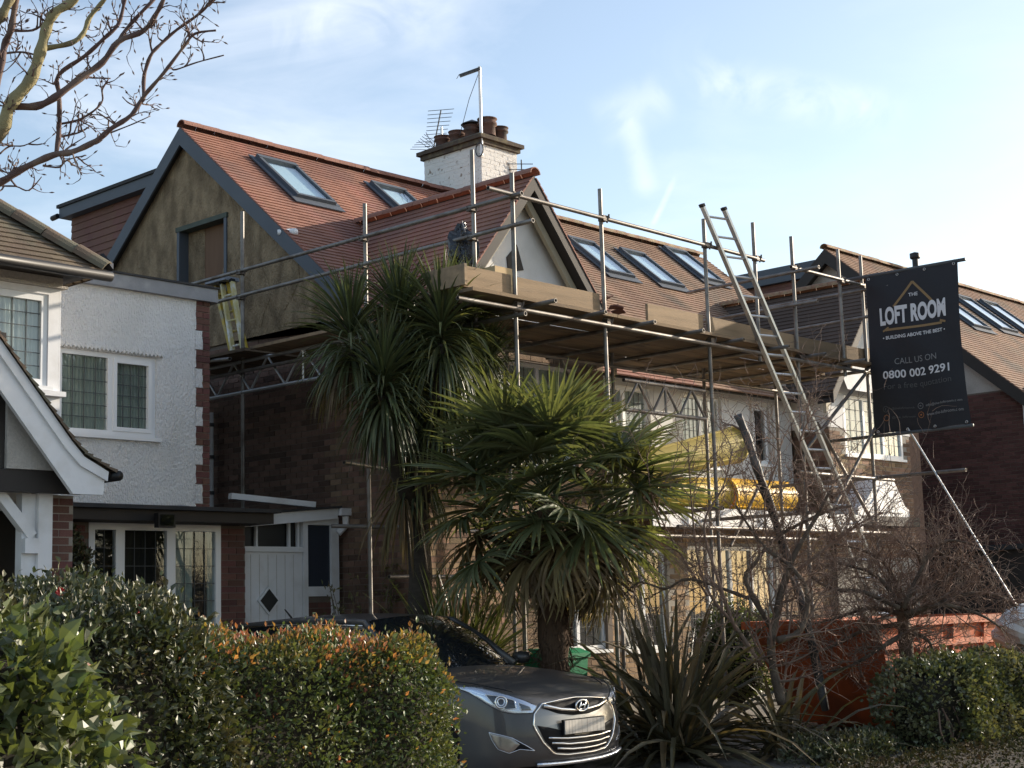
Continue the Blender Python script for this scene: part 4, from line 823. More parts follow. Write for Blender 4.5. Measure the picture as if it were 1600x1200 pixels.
for (u, v, m_) in ((.14, .853, dgry), (.14, .908, orr), (.51, .848, gry), (.51, .903, orr)):
    strip('icon_ring', [(u+.028*math.cos(a), v+.018*math.sin(a)) for a in np.linspace(0, 6.283, 15)], .007, m_)
text('f', .13, .15, .853, .035, dgry); text('o', .50, .52, .848, .02, gry, .03); text('o', .50, .52, .903, .024, orr, .06)
for u_ in (.04, .35, .65, .96):
    for v_ in (.012, .985):
        p_ = on_banner(u_, v_); q = MB(); q.path([(p_.x, p_.y+.016*math.cos(a), p_.z+.016*math.sin(a)) for a in np.linspace(0, 6.283, 13)], .005, 6, cap=False); q.build('eyelet', MT['alu'], cl); q = MB(); q.path([(p_.x-.004, p_.y, p_.z), (p_.x-.01, p_.y, p_.z+(.04 if v_ < .5 else -.02)), (19.3, p_.y, 6.1 if v_ < .5 else 3.78)], .004, 5); q.build('cable_tie', MT['lead'], cl)
SP = MB(); SP.hollow((19.3, 10.3, 3.85), (19.3, 8.55, .72), .013); SP.tube((19.3, 8.57, .75), (19.3, 8.3, .1), .014, 8); tag(SP.build_at('stay_pole', MT['alu'], (19.3, 8.3, .1), True), 'thin pale pole slanting down from the banner foot to the right', 'pole')
# ------------------------------------------------------------------ planting
def unit(a): return a/np.maximum(np.linalg.norm(a, axis=-1, keepdims=True), 1e-9)
def leaf_blocks(C, D, ln, wd, up_bias=.3, fold=.18, curl=.12, flat=.6):
    """one folded leaf per row: C base points, D growth directions"""
    N = len(C); D = unit(D); R = unit(RNG.normal(size=(N, 3))+np.array([0, 0, flat])); S_ = unit(np.cross(D, R)); Nn = np.cross(S_, D)
    sz_ = RNG.uniform(.5, 1.25, N); l = (ln*sz_*RNG.uniform(.85, 1.15, N))[:, None]; w = (wd*sz_*RNG.uniform(.8, 1.2, N))[:, None]
    b = C; m = C+D*l*.5; t = C+D*l-Nn*l*curl
    Lf = m+S_*w*.5+Nn*w*fold; Rt_ = m-S_*w*.5+Nn*w*fold; Lf2 = C+D*l*.22+S_*w*.33+Nn*w*fold*.6; Rt2 = C+D*l*.22-S_*w*.33+Nn*w*fold*.6
    return np.stack([b, Lf2, Lf, t, Rt_, Rt2, m], 1)
LF = [(0, 1, 2, 6), (6, 2, 3, 3), (0, 6, 4, 5), (6, 3, 4, 4)]
LT = [(0, 1, 2), (0, 2, 6), (6, 2, 3), (0, 6, 4), (0, 4, 5), (6, 3, 4)]
def leaf_mesh(name, C, D, ln, wd, m, off, **k): return np_mesh(name, leaf_blocks(C, D, ln, wd, **k), LT, m, off)
def lumpy(P, seed, amp, f=2.2):
    r = np.random.default_rng(seed); out = np.zeros(len(P))
    for i in range(7):
        k = r.normal(size=3)*f*(1+.7*i); out += np.sin(P@k+r.uniform(0, 6.28))/(1+.7*i)
    return out*amp
def mound_points(n, x0, x1, y0, y1, z0, z1, seed, amp=.07, depth=.09, p=5., back=.25, f=2.2):
    """points in a thin shell under the surface of a clipped, rounded block of foliage"""
    hx, hy, hz = x1-x0, y1-y0, z1-z0; w = np.array([hx*hz, hx*hz*back, hy*hz, hy*hz*.6, hx*hy]); fc = RNG.choice(5, n, p=w/w.sum()); v = RNG.uniform(-1, 1, (n, 3))
    for i, (ax_, sg_) in enumerate(((1, -1), (1, 1), (0, -1), (0, 1), (2, 1))): v[fc == i, ax_] = sg_
    # even out area on a box-like shape
    s = (np.abs(v)**p).sum(1)**(-1/p); q = v*s[:, None]
    h = np.array([(x1-x0)/2, (y1-y0)/2, (z1-z0)/2]); c = np.array([(x1+x0)/2, (y1+y0)/2, (z1+z0)/2])
    P = c+q*h; nrm = unit(np.sign(q)*np.abs(q)**(p-1)/h)
    d = lumpy(P, seed, amp, f)-np.abs(RNG.normal(size=len(P)))*depth+(RNG.random(len(P)) < .07)*RNG.uniform(0, .09, len(P)); P = P+nrm*d[:, None]
    return P, nrm
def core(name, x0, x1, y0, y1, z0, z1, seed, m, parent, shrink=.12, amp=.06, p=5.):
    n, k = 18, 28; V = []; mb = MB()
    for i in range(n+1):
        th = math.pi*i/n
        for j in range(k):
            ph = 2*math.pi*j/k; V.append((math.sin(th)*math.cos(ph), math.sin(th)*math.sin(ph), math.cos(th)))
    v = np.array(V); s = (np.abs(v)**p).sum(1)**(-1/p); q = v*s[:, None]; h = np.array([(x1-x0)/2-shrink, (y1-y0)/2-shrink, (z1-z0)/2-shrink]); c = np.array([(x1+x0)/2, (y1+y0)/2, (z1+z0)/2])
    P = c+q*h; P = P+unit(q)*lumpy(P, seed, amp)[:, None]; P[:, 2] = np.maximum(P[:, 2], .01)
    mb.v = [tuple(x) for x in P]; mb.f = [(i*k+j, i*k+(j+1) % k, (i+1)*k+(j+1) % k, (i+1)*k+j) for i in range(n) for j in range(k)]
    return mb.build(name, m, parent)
LM = dict(
 photinia=leafmat('small_hedge_leaf', (.08, .106, .038), c2=(.11, .122, .045), rough=.5, trans=.2, isl=.5),
 photinia_new=leafmat('orange_new_leaf', (.32, .13, .075), c2=(.20, .14, .045), rough=.35, trans=.35, isl=.5),
 camellia=leafmat('camellia_leaf', (.10, .122, .045), c2=(.07, .092, .034), rough=.4, trans=.28, isl=.4, spec=.6),
 dark=leafmat('dark_evergreen_leaf', (.055, .066, .028), c2=(.085, .078, .034), rough=.48, trans=.12, isl=.5, spec=.6),
 ivy=leafmat('ivy_leaf', (.085, .098, .045), c2=(.16, .155, .085), rough=.3, trans=.18, isl=.5, spec=.55),
 palm=leafmat('palm_frond', (.09, .105, .05), c2=(.115, .125, .06), rough=.45, trans=.34, isl=.35, spec=.4),
 palm_dry=leafmat('dry_frond', (.16, .125, .06), c2=(.09, .065, .035), rough=.6, trans=.2, isl=.4, spec=.3),
 cord=leafmat('sword_leaf', (.075, .09, .044), c2=(.10, .11, .048), rough=.4, trans=.25, isl=.4, spec=.45),
 cord_dry=leafmat('dry_sword_leaf', (.17, .13, .065), c2=(.10, .075, .04), rough=.6, trans=.2, isl=.4, spec=.3),
 flax=leafmat('flax_blade', (.085, .078, .042), c2=(.06, .052, .034), rough=.4, trans=.12, isl=.4, spec=.4),
 flax_green=leafmat('green_flax_blade', (.065, .082, .024), c2=(.085, .095, .03), rough=.35, trans=.2, isl=.4, spec=.45),
 shrub=leafmat('yellow_green_leaf', (.10, .11, .03), c2=(.14, .12, .05), rough=.4, trans=.3, isl=.4),
)
bark = mat('grey_brown_bark', (.095, .072, .055), .9, .3, 9, bump=.6, bs=40, c2=(.16, .13, .10), c2s=6); twig = mat('brown_twig', (.19, .125, .095), .85, .3, 6, c2=(.17, .13, .10), c2s=5)
green_bark = mat('lichen_bark', (.26, .225, .12), .9, .2, 5, bump=.5, bs=30, c2=(.13, .10, .075), c2s=4); purple_twig = mat('smooth_twig', (.105, .066, .06), .8, .25, 8, c2=(.17, .125, .10), c2s=6)
core_fill = mat('dark_core_fill', (.022, .019, .012), .95, .3, 12, bump=.5, bs=40); fibre = mat('palm_fibre', (.085, .052, .032), .95, .3, 12, bump=.8, bs=60, stretch=(1, 1, .3))
def hedge(T, b, n, ln, wd, m, seed, amp=.07, depth=.09, p=5., single=0, name='foliage', f=2.2, **k):
    P, nr = mound_points(n, *b, seed, amp, depth, p, f=f); keep = P[:, 2] > .03; P = P[keep]; nr = nr[keep]; D = unit(nr*.8+RNG.normal(size=P.shape)*.75+np.array([0, 0, .35]))
    core('dark_core', *b, seed, core_fill, T, .14, amp*.8, p)  # added dark solid inside the leaves, blocks the view through
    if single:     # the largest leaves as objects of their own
        d = np.linalg.norm(P-np.array(CAMP), axis=1); px = 800+FOC*((P-np.array(CAMP))@np.array(RT))/((P-np.array(CAMP))@np.array(FW))
        order = np.argsort(d+(px < -10)*99); idx = order[:single]
        B = leaf_blocks(P[idx], D[idx], ln, wd, **k)
        for i in range(len(idx)):
            me = np_mesh('leaf', B[i:i+1], LT, m, P[idx[i]]); child('leaf', me, T, P[idx[i]])
        msk = np.ones(len(P), bool); msk[idx] = False; P = P[msk]; D = D[msk]
    return tag(child(name, leaf_mesh(name, P, D, ln, wd, m, base(T), **k), T), kind='stuff'), (P, D)
# clipped hedge with orange new growth along the top
T = thing('clipped_hedge', 'clipped small-leaved hedge with orange new growth in front of the car', 'hedge', (5.0, 6.9, 0))
b = (2.6, 6.66, 6.42, 7.4, -.3, 1.40); hedge(T, b, 70000, .034, .019, LM['photinia'], 3, .032, .055, 6., f=4.)
P, nr = mound_points(60000, *b, 3, .032, .035, 6., f=4.); hot = ((P[:, 2] > 1.20+.16*RNG.random(len(P)) - .3*(lumpy(P, 9, .5, 3) > .45)) | ((P[:, 0] > 6.5+.15*RNG.random(len(P))) & (RNG.random(len(P)) < .35))) & (RNG.random(len(P)) < .34) & (P[:, 2] > .5) | (RNG.random(len(P)) < .012); P = P[hot]+np.array([0, 0, .015]); nr = nr[hot]
tag(child('new_growth', leaf_mesh('new_growth', P, unit(nr+RNG.normal(size=P.shape)*.6+np.array([0, 0, .8])), .036, .017, LM['photinia_new'], base(T)), T), kind='stuff')
for s in range(10):
    x = random.uniform(4.4, 6.2); q = MB(); q.path([(x, 6.8, 0), (x+.05, 6.75, .5), (x+random.uniform(-.2, .2), 6.8, 1.2)], [.02, .014, .006], 6); q.build('stem', twig, T)
# dark camellia with red flowers
T = thing('camellia_bush', 'tall dark glossy evergreen bush with a few red flowers, behind the bright bush', 'bush', (4.2, 7.0, 0))
b = (2.9, 4.98, 6.2, 7.6, -.2, 1.70); hedge(T, b, 34000, .046, .024, LM['dark'], 11, .07, .09, 4.)
red = mat('red_petal', (.42, .02, .02), .5, .1, 5); pink = mat('pale_pink_petal', (.75, .48, .40), .5, .08, 5)
def flower(T, c, r, m, nm='flower'):
    mb = MB(); c = Vector(c)
    for i in range(9):
        a = i*2.4; rr = r*(.5+.5*(i/9)); d = Vector((math.cos(a)*rr, -.4*r, math.sin(a)*rr)); s = Vector((-math.sin(a), 0, math.cos(a)))*r*.45
        mb.add([c, c+d*.6+s, c+d+Vector((0, r*.3, 0)), c+d*.6-s], [(0, 1, 2), (0, 2, 3)])
    mb.build(nm, m, T)
for x, y, D_ in ((168, 917, 7.95), (214, 951, 7.75), (92, 925, 7.6)): flower(T, at(x, y, D_), .035, red)
T = thing('camellia_bush', 'bright sunlit broad-leaved bush with one pale pink flower at bottom left corner', 'bush', (2.4, 4.75, 0))
b = (1.5, 2.98, 4.35, 5.3, -.3, 1.55); hedge(T, b, 8000, .078, .043, LM['camellia'], 21, .08, .09, 3., single=300, fold=.22, curl=.22)
flower(T, at(130, 1045, 5.35), .035, pink); flower(T, at(40, 1053, 5.3), .02, red)
# ivy on the boundary wall
WL = thing('boundary_wall', 'low brick front wall almost hidden under ivy at bottom right', 'wall', (17.5, 7.75, 0))
pm = MB().box(14.65, 22, 7.62, 8.05, 0, .7).build('wall_core', MT['mortar_dark'], WL); brickwork(pm, 'Y', 7.618, 14.65, 18.5, 0, .68, [], MT['brick_stock'], 200)
T = thing('ivy', 'glossy sunlit ivy hanging over the low front wall', 'ivy', (17.5, 7.75, 0))
b = (14.05, 22, 7.30, 8.2, -.35, .88); hedge(T, b, 42000, .05, .042, LM['ivy'], 31, .05, .05, 6., f=2.5, curl=.1)
q = MB()
for i in range(26):
    x = random.uniform(14.1, 18); z = random.uniform(.0, .1); q.path([(x, 7.44, z), (x+random.uniform(-.1, .1), 7.42, .2), (x+random.uniform(-.2, .2), 7.42, .42)], [.012, .01, .006], 5)
tag(q.build('hanging_stems', twig, T), kind='stuff')
gx = RNG.uniform(11.2, 21, 9000); gy = 7.45-np.abs(RNG.normal(size=9000))*.8; Pg = np.stack([gx, gy, RNG.uniform(.02, .09, 9000)], 1)
T2 = thing('ground_cover', 'low dark creeping leaves on the ground in front of the flax and ivy', 'ground cover', (15, 7, 0)); tag(T2, kind='stuff'); tag(child('foliage', leaf_mesh('foliage', Pg, RNG.normal(size=Pg.shape)+np.array([0, 0, .2]), .045, .026, leafmat('matt_ground_leaf', (.035, .038, .018), c2=(.07, .05, .03), rough=.8, spec=.1, trans=.1), base(T2)), T2), kind='stuff')
# low dark shrub beside the ivy wall
T = thing('low_shrub', 'low dark shrub in the shade between the flax and the ivy wall', 'shrub', (12.9, 7.4, 0)); hedge(T, (12.4, 14.0, 7.5, 8.2, -.2, .26), 6000, .05, .024, LM['dark'], 41, .07, .08, 3.)
T = thing('green_shrub', 'small sunlit light green shrub behind the orange skip', 'shrub', (16.6, 11.3, 0)); hedge(T, (15.8, 17.3, 11.0, 11.9, .1, 1.55), 4500, .06, .03, LM['camellia'], 43, .1, .1, 2.6)
T = thing('wall_climber', 'dark leafy climber against the brick pier beside the left window', 'climber', (8.45, 14.35, 0)); hedge(T, (8.05, 9.0, 14.15, 14.55, .2, 2.60), 7500, .045, .03, LM['dark'], 45, .10, .07, 3.)
T = thing('wispy_shrub', 'wispy yellow-leaved shrub by the white side porch post', 'shrub', (12.35, 13.9, 0))
q = MB(); Pp = []
for i in range(16):
    a = random.uniform(0, 6.28); p0 = Vector((12.35, 13.9, 0)); p2 = Vector((12.35+.45*math.cos(a), 13.9+.35*math.sin(a), random.uniform(1.6, 2.25))); pm_ = p0.lerp(p2, .5)+Vector((random.uniform(-.1, .1), random.uniform(-.1, .1), .1)); q.path([p0, pm_, p2], [.012, .008, .003], 5); Pp += [tuple(pm_.lerp(p2, random.random())) for _ in range(26)]
q.build('stems', bark, T); Pp = np.array(Pp)+RNG.normal(size=(len(Pp), 3))*.04
tag(child('foliage', leaf_mesh('foliage', Pp, RNG.normal(size=Pp.shape)+np.array([0, 0, .3]), .075, .022, LM['shrub'], base(T)), T), kind='stuff')
# sword leaves: curved V-shaped blades
def blade_blocks(C, D, ln, wd, droop, K=6):
    """N blades bending under gravity, K segments; returns blocks of 3*(K+1) vertices"""
    N = len(C); D = unit(D); pos = C.copy(); d = D.copy(); out = []
    side0 = unit(np.cross(D, np.array([0, 0, 1.])+RNG.normal(size=(N, 3))*.25))
    for i in range(K+1):
        t = i/K; w = wd*np.where(t < .35, .55+.45*t/.35, (1-((t-.35)/.65)**2.2*.96))
        nn = unit(np.cross(side0, d)); W_ = (np.broadcast_to(w, (N,))*.5)[:, None]
        out += [pos-side0*W_+nn*W_*.35, pos, pos+side0*W_+nn*W_*.35]
        st = (ln/K)[:, None]; d = unit(d+np.array([0, 0, -1.])*(droop/K)[:, None]*(.4+1.6*t)); pos = pos+d*st
    return np.stack(out, 1)
def blade_faces(K=6): return [(3*i+a, 3*i+a+1, 3*i+a+4, 3*i+a+3) for i in range(K) for a in (0, 1)]
BF = blade_faces(6)
# cordyline palm: forked trunk with shaggy heads of sword leaves
T = thing('cabbage_palm', 'tall cabbage palm with shaggy heads of sword leaves rising to the scaffold rail', 'palm', (11.45, 12.0, 0))
tp = mat('ridged_palm_trunk', (.055, .045, .036), .95, .3, 10, bump=.7, bs=35, stretch=(1, 1, 3))
heads = [((548, 526), 16.3, 1.0), ((625, 496), 16.6, 1.0), ((690, 512), 16.2, 1.0), ((735, 504), 16.9, .9), ((600, 594), 16.0, .95), ((690, 604), 16.4, .9), ((655, 559), 17.0, .95), ((755, 579), 17.0, .85)]
fork = Vector((11.47, 12.02, 2.7)); q = MB(); q.path([(11.45, 12.0, 0), (11.43, 12.02, .9), (11.5, 12.0, 1.9), fork], [.17, .14, .13, .12], 12); q.build('trunk', tp, T, True)
for (px, D_, sc) in heads:
    c = at(px[0], px[1]+25, D_); q = MB(); mid = fork.lerp(c, .5)+Vector((random.uniform(-.1, .1), random.uniform(-.1, .1), -.15)); q.path([fork-Vector((0, 0, .1)), mid, c], [.10, .075, .06], 10); q.build('limb', tp, T, True)
    n = 300; el = RNG.uniform(-.55, 1.5, n); az = RNG.uniform(0, 6.283, n); Dn = np.stack([np.cos(el)*np.cos(az), np.cos(el)*np.sin(az), np.sin(el)], 1)
    Cn = np.array(c)+np.stack([np.zeros(n), np.zeros(n), .22*(np.sin(el)+.2)], 1)+Dn*.04
    ln = RNG.uniform(.52, .82, n)*sc; me = np_mesh('leaf_head', blade_blocks(Cn, Dn, ln, .028, RNG.uniform(.3, .9, n)+.6*(el < .4)), BF, LM['cord'], base(T)); tag(child('leaf_head', me, T), kind='stuff')
    n = 90; az = RNG.uniform(0, 6.283, n); Dn = np.stack([np.cos(az), np.sin(az), RNG.uniform(-1.2, -.2, n)], 1); Cn = np.array(c)+np.array([0, 0, -.1])+Dn*.05
    me = np_mesh('leaf_skirt', blade_blocks(Cn, Dn, RNG.uniform(.5, .85, n), .030, RNG.uniform(1.4, 2.6, n)), BF, LM['cord'] if random.random() < .75 else LM['cord_dry'], base(T)); tag(child('leaf_skirt', me, T), kind='stuff')
for k in range(3):      # old leaves hanging round the forked stems
    n = 70; c = fork+Vector((random.uniform(-.15, .15), random.uniform(-.15, .15), .65-.28*k)); az = RNG.uniform(0, 6.283, n); Dn = np.stack([np.cos(az)*.7, np.sin(az)*.7, RNG.uniform(-1.2, -.1, n)], 1); Cn = np.array(c)+Dn*.06
    tag(child('leaf_skirt', np_mesh('leaf_skirt', blade_blocks(Cn, Dn, RNG.uniform(.5, .95, n), .03, RNG.uniform(1.2, 2.6, n)), BF, LM['cord'] if k % 2 else LM['cord_dry'], base(T)), T), kind='stuff')
# windmill palm: shaggy trunk and fan fronds, each frond an object
T = thing('fan_palm', 'windmill palm with shaggy trunk and round crown of fan leaves behind the car', 'palm', (11.58, 10.2, 0))
zt_ = 2.62; q = MB(); q.path([(11.58+.02*math.sin(z*3), 10.2+.02*math.cos(z*2), z) for z in np.linspace(0, zt_, 14)], [.15+.02*math.sin(z*11) for z in np.linspace(0, zt_, 14)], 16); q.build('trunk', fibre, T, True)
n = 1500; z = RNG.uniform(.1, zt_, n); a = RNG.uniform(0, 6.283, n); Cn = np.stack([11.58+.14*np.cos(a), 10.2+.14*np.sin(a), z], 1); Dn = np.stack([np.cos(a)*.5, np.sin(a)*.5, RNG.uniform(-1, .6, n)], 1)
tag(child('trunk_fibre', np_mesh('trunk_fibre', blade_blocks(Cn, Dn, RNG.uniform(.08, .2, n), .012, RNG.uniform(.5, 2, n)), BF, fibre, base(T)), T), kind='stuff')
def frond_mesh(seed, dry, hang):
    """petiole along +X then a fan of folded leaflets"""
    r = np.random.default_rng(seed); pl = r.uniform(.6, .95); mb = MB()
    pts = [(0, 0, 0), (pl*.5, 0, .03), (pl, 0, .0)]; mb.path(pts, [.014, .010, .007], 5)
    K = 36; an = np.linspace(-2.45, 2.45, K)+r.normal(size=K)*.02; Cn = np.zeros((K, 3)); Cn[:, 0] = pl
    Dn = np.stack([np.cos(an), np.sin(an), .10*np.cos(an*8)+.12*np.abs(np.sin(an))], 1); ln = (.68-.17*np.abs(an/2.45)**2)*r.uniform(.92, 1.08, K)
    B = blade_blocks(Cn+unit(Dn)*.01, Dn, ln, .043, r.uniform(.2, .55, K)*hang)
    # spread gravity in the frond's own frame
    me = np_mesh('frond', B, BF, LM['palm_dry'] if dry else LM['palm'])
    import bmesh; bm = bmesh.new(); bm.from_mesh(me); tmp = mb.mesh('petiole', LM['palm']); bm.from_mesh(tmp); bm.to_mesh(me); bm.free(); bpy.data.meshes.remove(tmp); return me
FM = [frond_mesh(s, False, h) for s, h in ((1, .8), (2, 1.2), (3, 1.6), (4, 2.2), (5, 1.0))]; FD = [frond_mesh(s, True, 3.2) for s in (11, 12)]
cc = Vector((11.58, 10.2, 2.70))
for i in range(68):
    t = i/67; el = math.radians(72-134*t+random.uniform(-8, 8)); az = i*2.399963+random.uniform(-.2, .2); dry = t > .80 or (t > .6 and random.random() < .25)
    me = random.choice(FD) if dry else random.choice(FM[:3] if t < .5 else FM[1:]); s = random.uniform(.92, 1.18)*(.82 if t < .25 else 1)*(1-.12*(t > .8))
    child('frond', me, T, cc+Vector((.05*math.cos(az), .05*math.sin(az), .12-.35*t)), (random.uniform(-.5, .5), -el, az), (s, s, s))
for i in range(9):     # dead fronds hanging down round the trunk
    az = -1.9+i*.27+random.uniform(-.12, .12); child('frond', random.choice(FD), T, cc+Vector((.06*math.cos(az), .06*math.sin(az), -.3-.03*(i % 5))), (random.uniform(-.8, .8), math.radians(random.uniform(40, 66)), az), (.88,)*3)
# flax clumps: every blade an object
def flax(T, c, nb, lr, wr, spread, m, droop, seed, dry=None, dr=.2):
    r = np.random.default_rng(seed); az = r.uniform(0, 6.283, nb); el = r.uniform(spread[0], spread[1], nb); D = np.stack([np.cos(el)*np.cos(az), np.cos(el)*np.sin(az), np.sin(el)], 1)
    C = np.array(c)+np.stack([r.normal(size=nb)*.12, r.normal(size=nb)*.12, np.zeros(nb)+.02], 1); ln = r.uniform(*lr, nb); B = blade_blocks(C, D, ln, 0+np.full(nb, 1.)*r.uniform(*wr, nb), r.uniform(*droop, nb))
    B[:, :, 2] = np.maximum(B[:, :, 2], .015)
    for i in range(nb):
        mm = dry if (dry and r.random() < dr) else m; child('blade', np_mesh('blade', B[i:i+1], BF, mm, C[i]), T, C[i])
T = thing('flax_plant', 'large ragged flax with dark and dead strap leaves right of the car', 'flax', (12.35, 9.35, 0)); flax(T, (12.35, 9.35, 0), 210, (1.2, 2.05), (.045, .08), (.2, 1.5), LM['flax'], (.4, 2.0), 5, LM['cord_dry'], .22)
T = thing('flax_plant', 'second drooping flax clump in front of the skip end', 'flax', (13.0, 8.45, 0)); flax(T, (13.0, 8.45, 0), 46, (.7, 1.35), (.04, .075), (.2, 1.3), LM['flax'], (.5, 1.8), 6, LM['cord_dry'], .25)
T = thing('flax_plant', 'spiky green flax with upright leaves behind the car windscreen', 'flax', (11.75, 11.3, 0)); flax(T, (11.55, 11.5, .75), 230, (.85, 1.35), (.025, .042), (.1, 1.45), LM['flax_green'], (.1, .6), 7, LM['cord_dry'], .06)
q = MB(); q.path([(11.75, 11.3, 0), (11.7, 11.33, .6)], [.1, .09], 10); q.build('trunk', tp, T)
q = MB(); sp = []
for i in range(1): q.path([(11.7, 11.35, .9), (11.72, 11.3, 1.5), (11.74, 11.28, 2.0)], [.014, .011, .006], 6)
q.build('flower_stalk', twig, T); Pp = np.array([[11.72, 11.3, 1.45]]*260)+RNG.normal(size=(260, 3))*np.array([.07, .07, .22]); tag(child('seed_head', leaf_mesh('seed_head', Pp, RNG.normal(size=Pp.shape), .04, .022, LM['cord_dry'], base(T)), T), kind='stuff')
# bare branches
def grow(mb, p, d, L_, r, lev, up=.12, wig=.25, n=5, rng=random, buds=None, spread=.9):
    pts = [p]; rad = [r]; dd = d.normalized(); kids = []
    for i in range(n):
        dd = (dd+Vector((rng.gauss(0, wig), rng.gauss(0, wig), rng.gauss(0, wig)+up))).normalized(); p = p+dd*L_/n; pts.append(p); rad.append(r*(1-.75*(i+1)/n))
        if lev > 0 and rng.random() < .75: kids.append((p, dd, L_*rng.uniform(.35, .65), r*(1-.7*(i+1)/n)*.75))
    mb.path(pts, rad, 5 if r < .012 else 7)
    if lev == 0 and buds is not None: mb.path([p, p+dd*.02, p+dd*.035], [rad[-1]*1.2, buds, .001], 5)
    for (q_, d_, l_, r_) in kids:
        s = Vector((rng.gauss(0, 1), rng.gauss(0, 1), rng.gauss(0, 1))).normalized(); grow(mb, q_, d_+s*spread, l_, max(r_, .003), lev-1, up, wig, n, rng, buds, spread)
def traced(T, name, px, D0, r0, r1, m, scale=1., dv=.05, sub=0, seed=1, subL=(.2, .5), step=2, off=(0, 0), lev=1, buds=None):
    """branch following photographed points at its own depth, with side twigs"""
    rng = random.Random(seed); pts = []; D_ = D0
    for (x, y) in px: pts.append(at(off[0]+x*scale, off[1]+y*scale, D_)); D_ += rng.uniform(-dv, dv)
    # smooth
    sm = []
    for i in range(len(pts)-1):
        p0 = pts[max(i-1, 0)]; p1 = pts[i]; p2 = pts[i+1]; p3 = pts[min(i+2, len(pts)-1)]
        for k in range(4):
            t = k/4; sm.append(.5*((2*p1)+(p2-p0)*t+(2*p0-5*p1+4*p2-p3)*t*t+(3*p1-p0-3*p2+p3)*t**3))
    sm.append(pts[-1]); n = len(sm); mb = MB(); mb.path(sm, [(r0+(r1-r0)*i/(n-1))*(1+.12*math.sin(i*1.7+seed)) for i in range(n)], 9)
    o = mb.build(name, m, T, True)
    if sub:
        tw = MB()
        for k in range(sub):
            i = rng.randrange(1, n-1); d = (sm[i+1]-sm[i]).normalized(); s = Vector((rng.gauss(0, 1), rng.gauss(0, 1), rng.gauss(0, 1)+.3)).normalized()
            grow(tw, sm[i], d*.6+s, rng.uniform(*subL), max(.0055, (r0+(r1-r0)*i/n)*.35) if buds is None else rng.uniform(.005, .0075), lev, .05, .22, 5, rng, buds)
        tag(tw.build('twigs', purple_twig if buds else twig, o), kind='stuff')
    return o
T = thing('street_tree', 'bare budding street tree reaching in at the top left corner', 'tree', (3.9, 7.6, 0))
q = MB(); q.path([(3.9, 7.6, 0), (3.95, 7.55, 1.5), (4.0, 7.6, 3.0), at(-70, 330, 9.0), at(-20, 240, 9.1)], [.17, .14, .12, .085, .06], 14); q.build('trunk', green_bark, T, True)
BR = [([(-260, 1150), (0, 830), (60, 660), (190, 500), (250, 330), (290, 180), (340, 80), (460, 0), (560, -160)], .042, .024, green_bark, 22),
 ([(60, 660), (220, 665), (340, 610), (500, 490), (640, 390), (740, 260), (900, 190), (980, 80), (1020, 0), (1060, -120)], .024, .012, purple_twig, 16),
 ([(-320, 1260), (0, 1140), (130, 1060), (330, 970), (450, 950), (600, 880), (700, 800), (820, 720), (900, 600), (1020, 460), (1150, 290), (1220, 210), (1350, 190)], .024, .006, purple_twig, 22),
 ([(900, 600), (900, 480), (940, 350), (1000, 280), (1100, 190), (1240, 90), (1320, 10), (1400, -80)], .0125, .007, purple_twig, 9),
 ([(350, 970), (370, 800), (370, 600), (365, 470), (530, 350), (650, 240), (740, 150), (780, 0), (800, -100)], .015, .010, purple_twig, 14),
 ([(740, 260), (800, 170), (900, 60), (980, -20)], .013, .010, purple_twig, 3),
 ([(-60, 700), (0, 430), (30, 280), (70, 180), (100, 0), (130, -120)], .024, .017, purple_twig, 10),
 ([(-100, 200), (0, 110), (60, 0), (110, -90)], .03, .026, green_bark, 3),
 ([(290, 300), (440, 270), (520, 210), (560, 110), (650, 0), (700, -80)], .017, .012, green_bark, 6),
 ([(1070, 425), (1100, 435), (1230, 390), (1400, 345)], .0055, .004, purple_twig, 2),
 ([(375, 775), (490, 750), (590, 690), (640, 630), (640, 560), (680, 490)], .008, .004, purple_twig, 5),
 ([(375, 855), (490, 830), (560, 790)], .007, .004, purple_twig, 4),
 ([(720, 780), (680, 750), (610, 700)], .006, .004, purple_twig, 2),
 ([(690, 830), (830, 775), (940, 725)], .005, .003, purple_twig, 0),
 ([(270, 1035), (370, 1045), (420, 1000), (540, 970)], .007, .003, purple_twig, 3),
 ([(0, 960), (60, 915), (150, 910), (250, 860)], .006, .003, purple_twig, 3),
 ([(-80, 1130), (0, 1160), (100, 1165), (180, 1190), (260, 1105)], .007, .003, purple_twig, 3),
 ([(550, 485), (620, 488), (690, 490)], .006, .004, purple_twig, 1),
 ([(20, 335), (130, 325), (230, 345)], .007, .006, purple_twig, 3), ([(80, 190), (200, 190), (290, 140)], .009, .006, purple_twig, 4), ([(0, 1060), (60, 1080), (100, 1020)], .006, .003, purple_twig, 3), ([(850, 665), (800, 640), (765, 605)], .005, .003, purple_twig, 0)]
for i, (px, r0, r1, m_, sb) in enumerate(BR): traced(T, 'branch', px, 9.0+.02*i, r0, r1, m_, .25, .06, sb, 100+i, (.07, .2), buds=.0055)
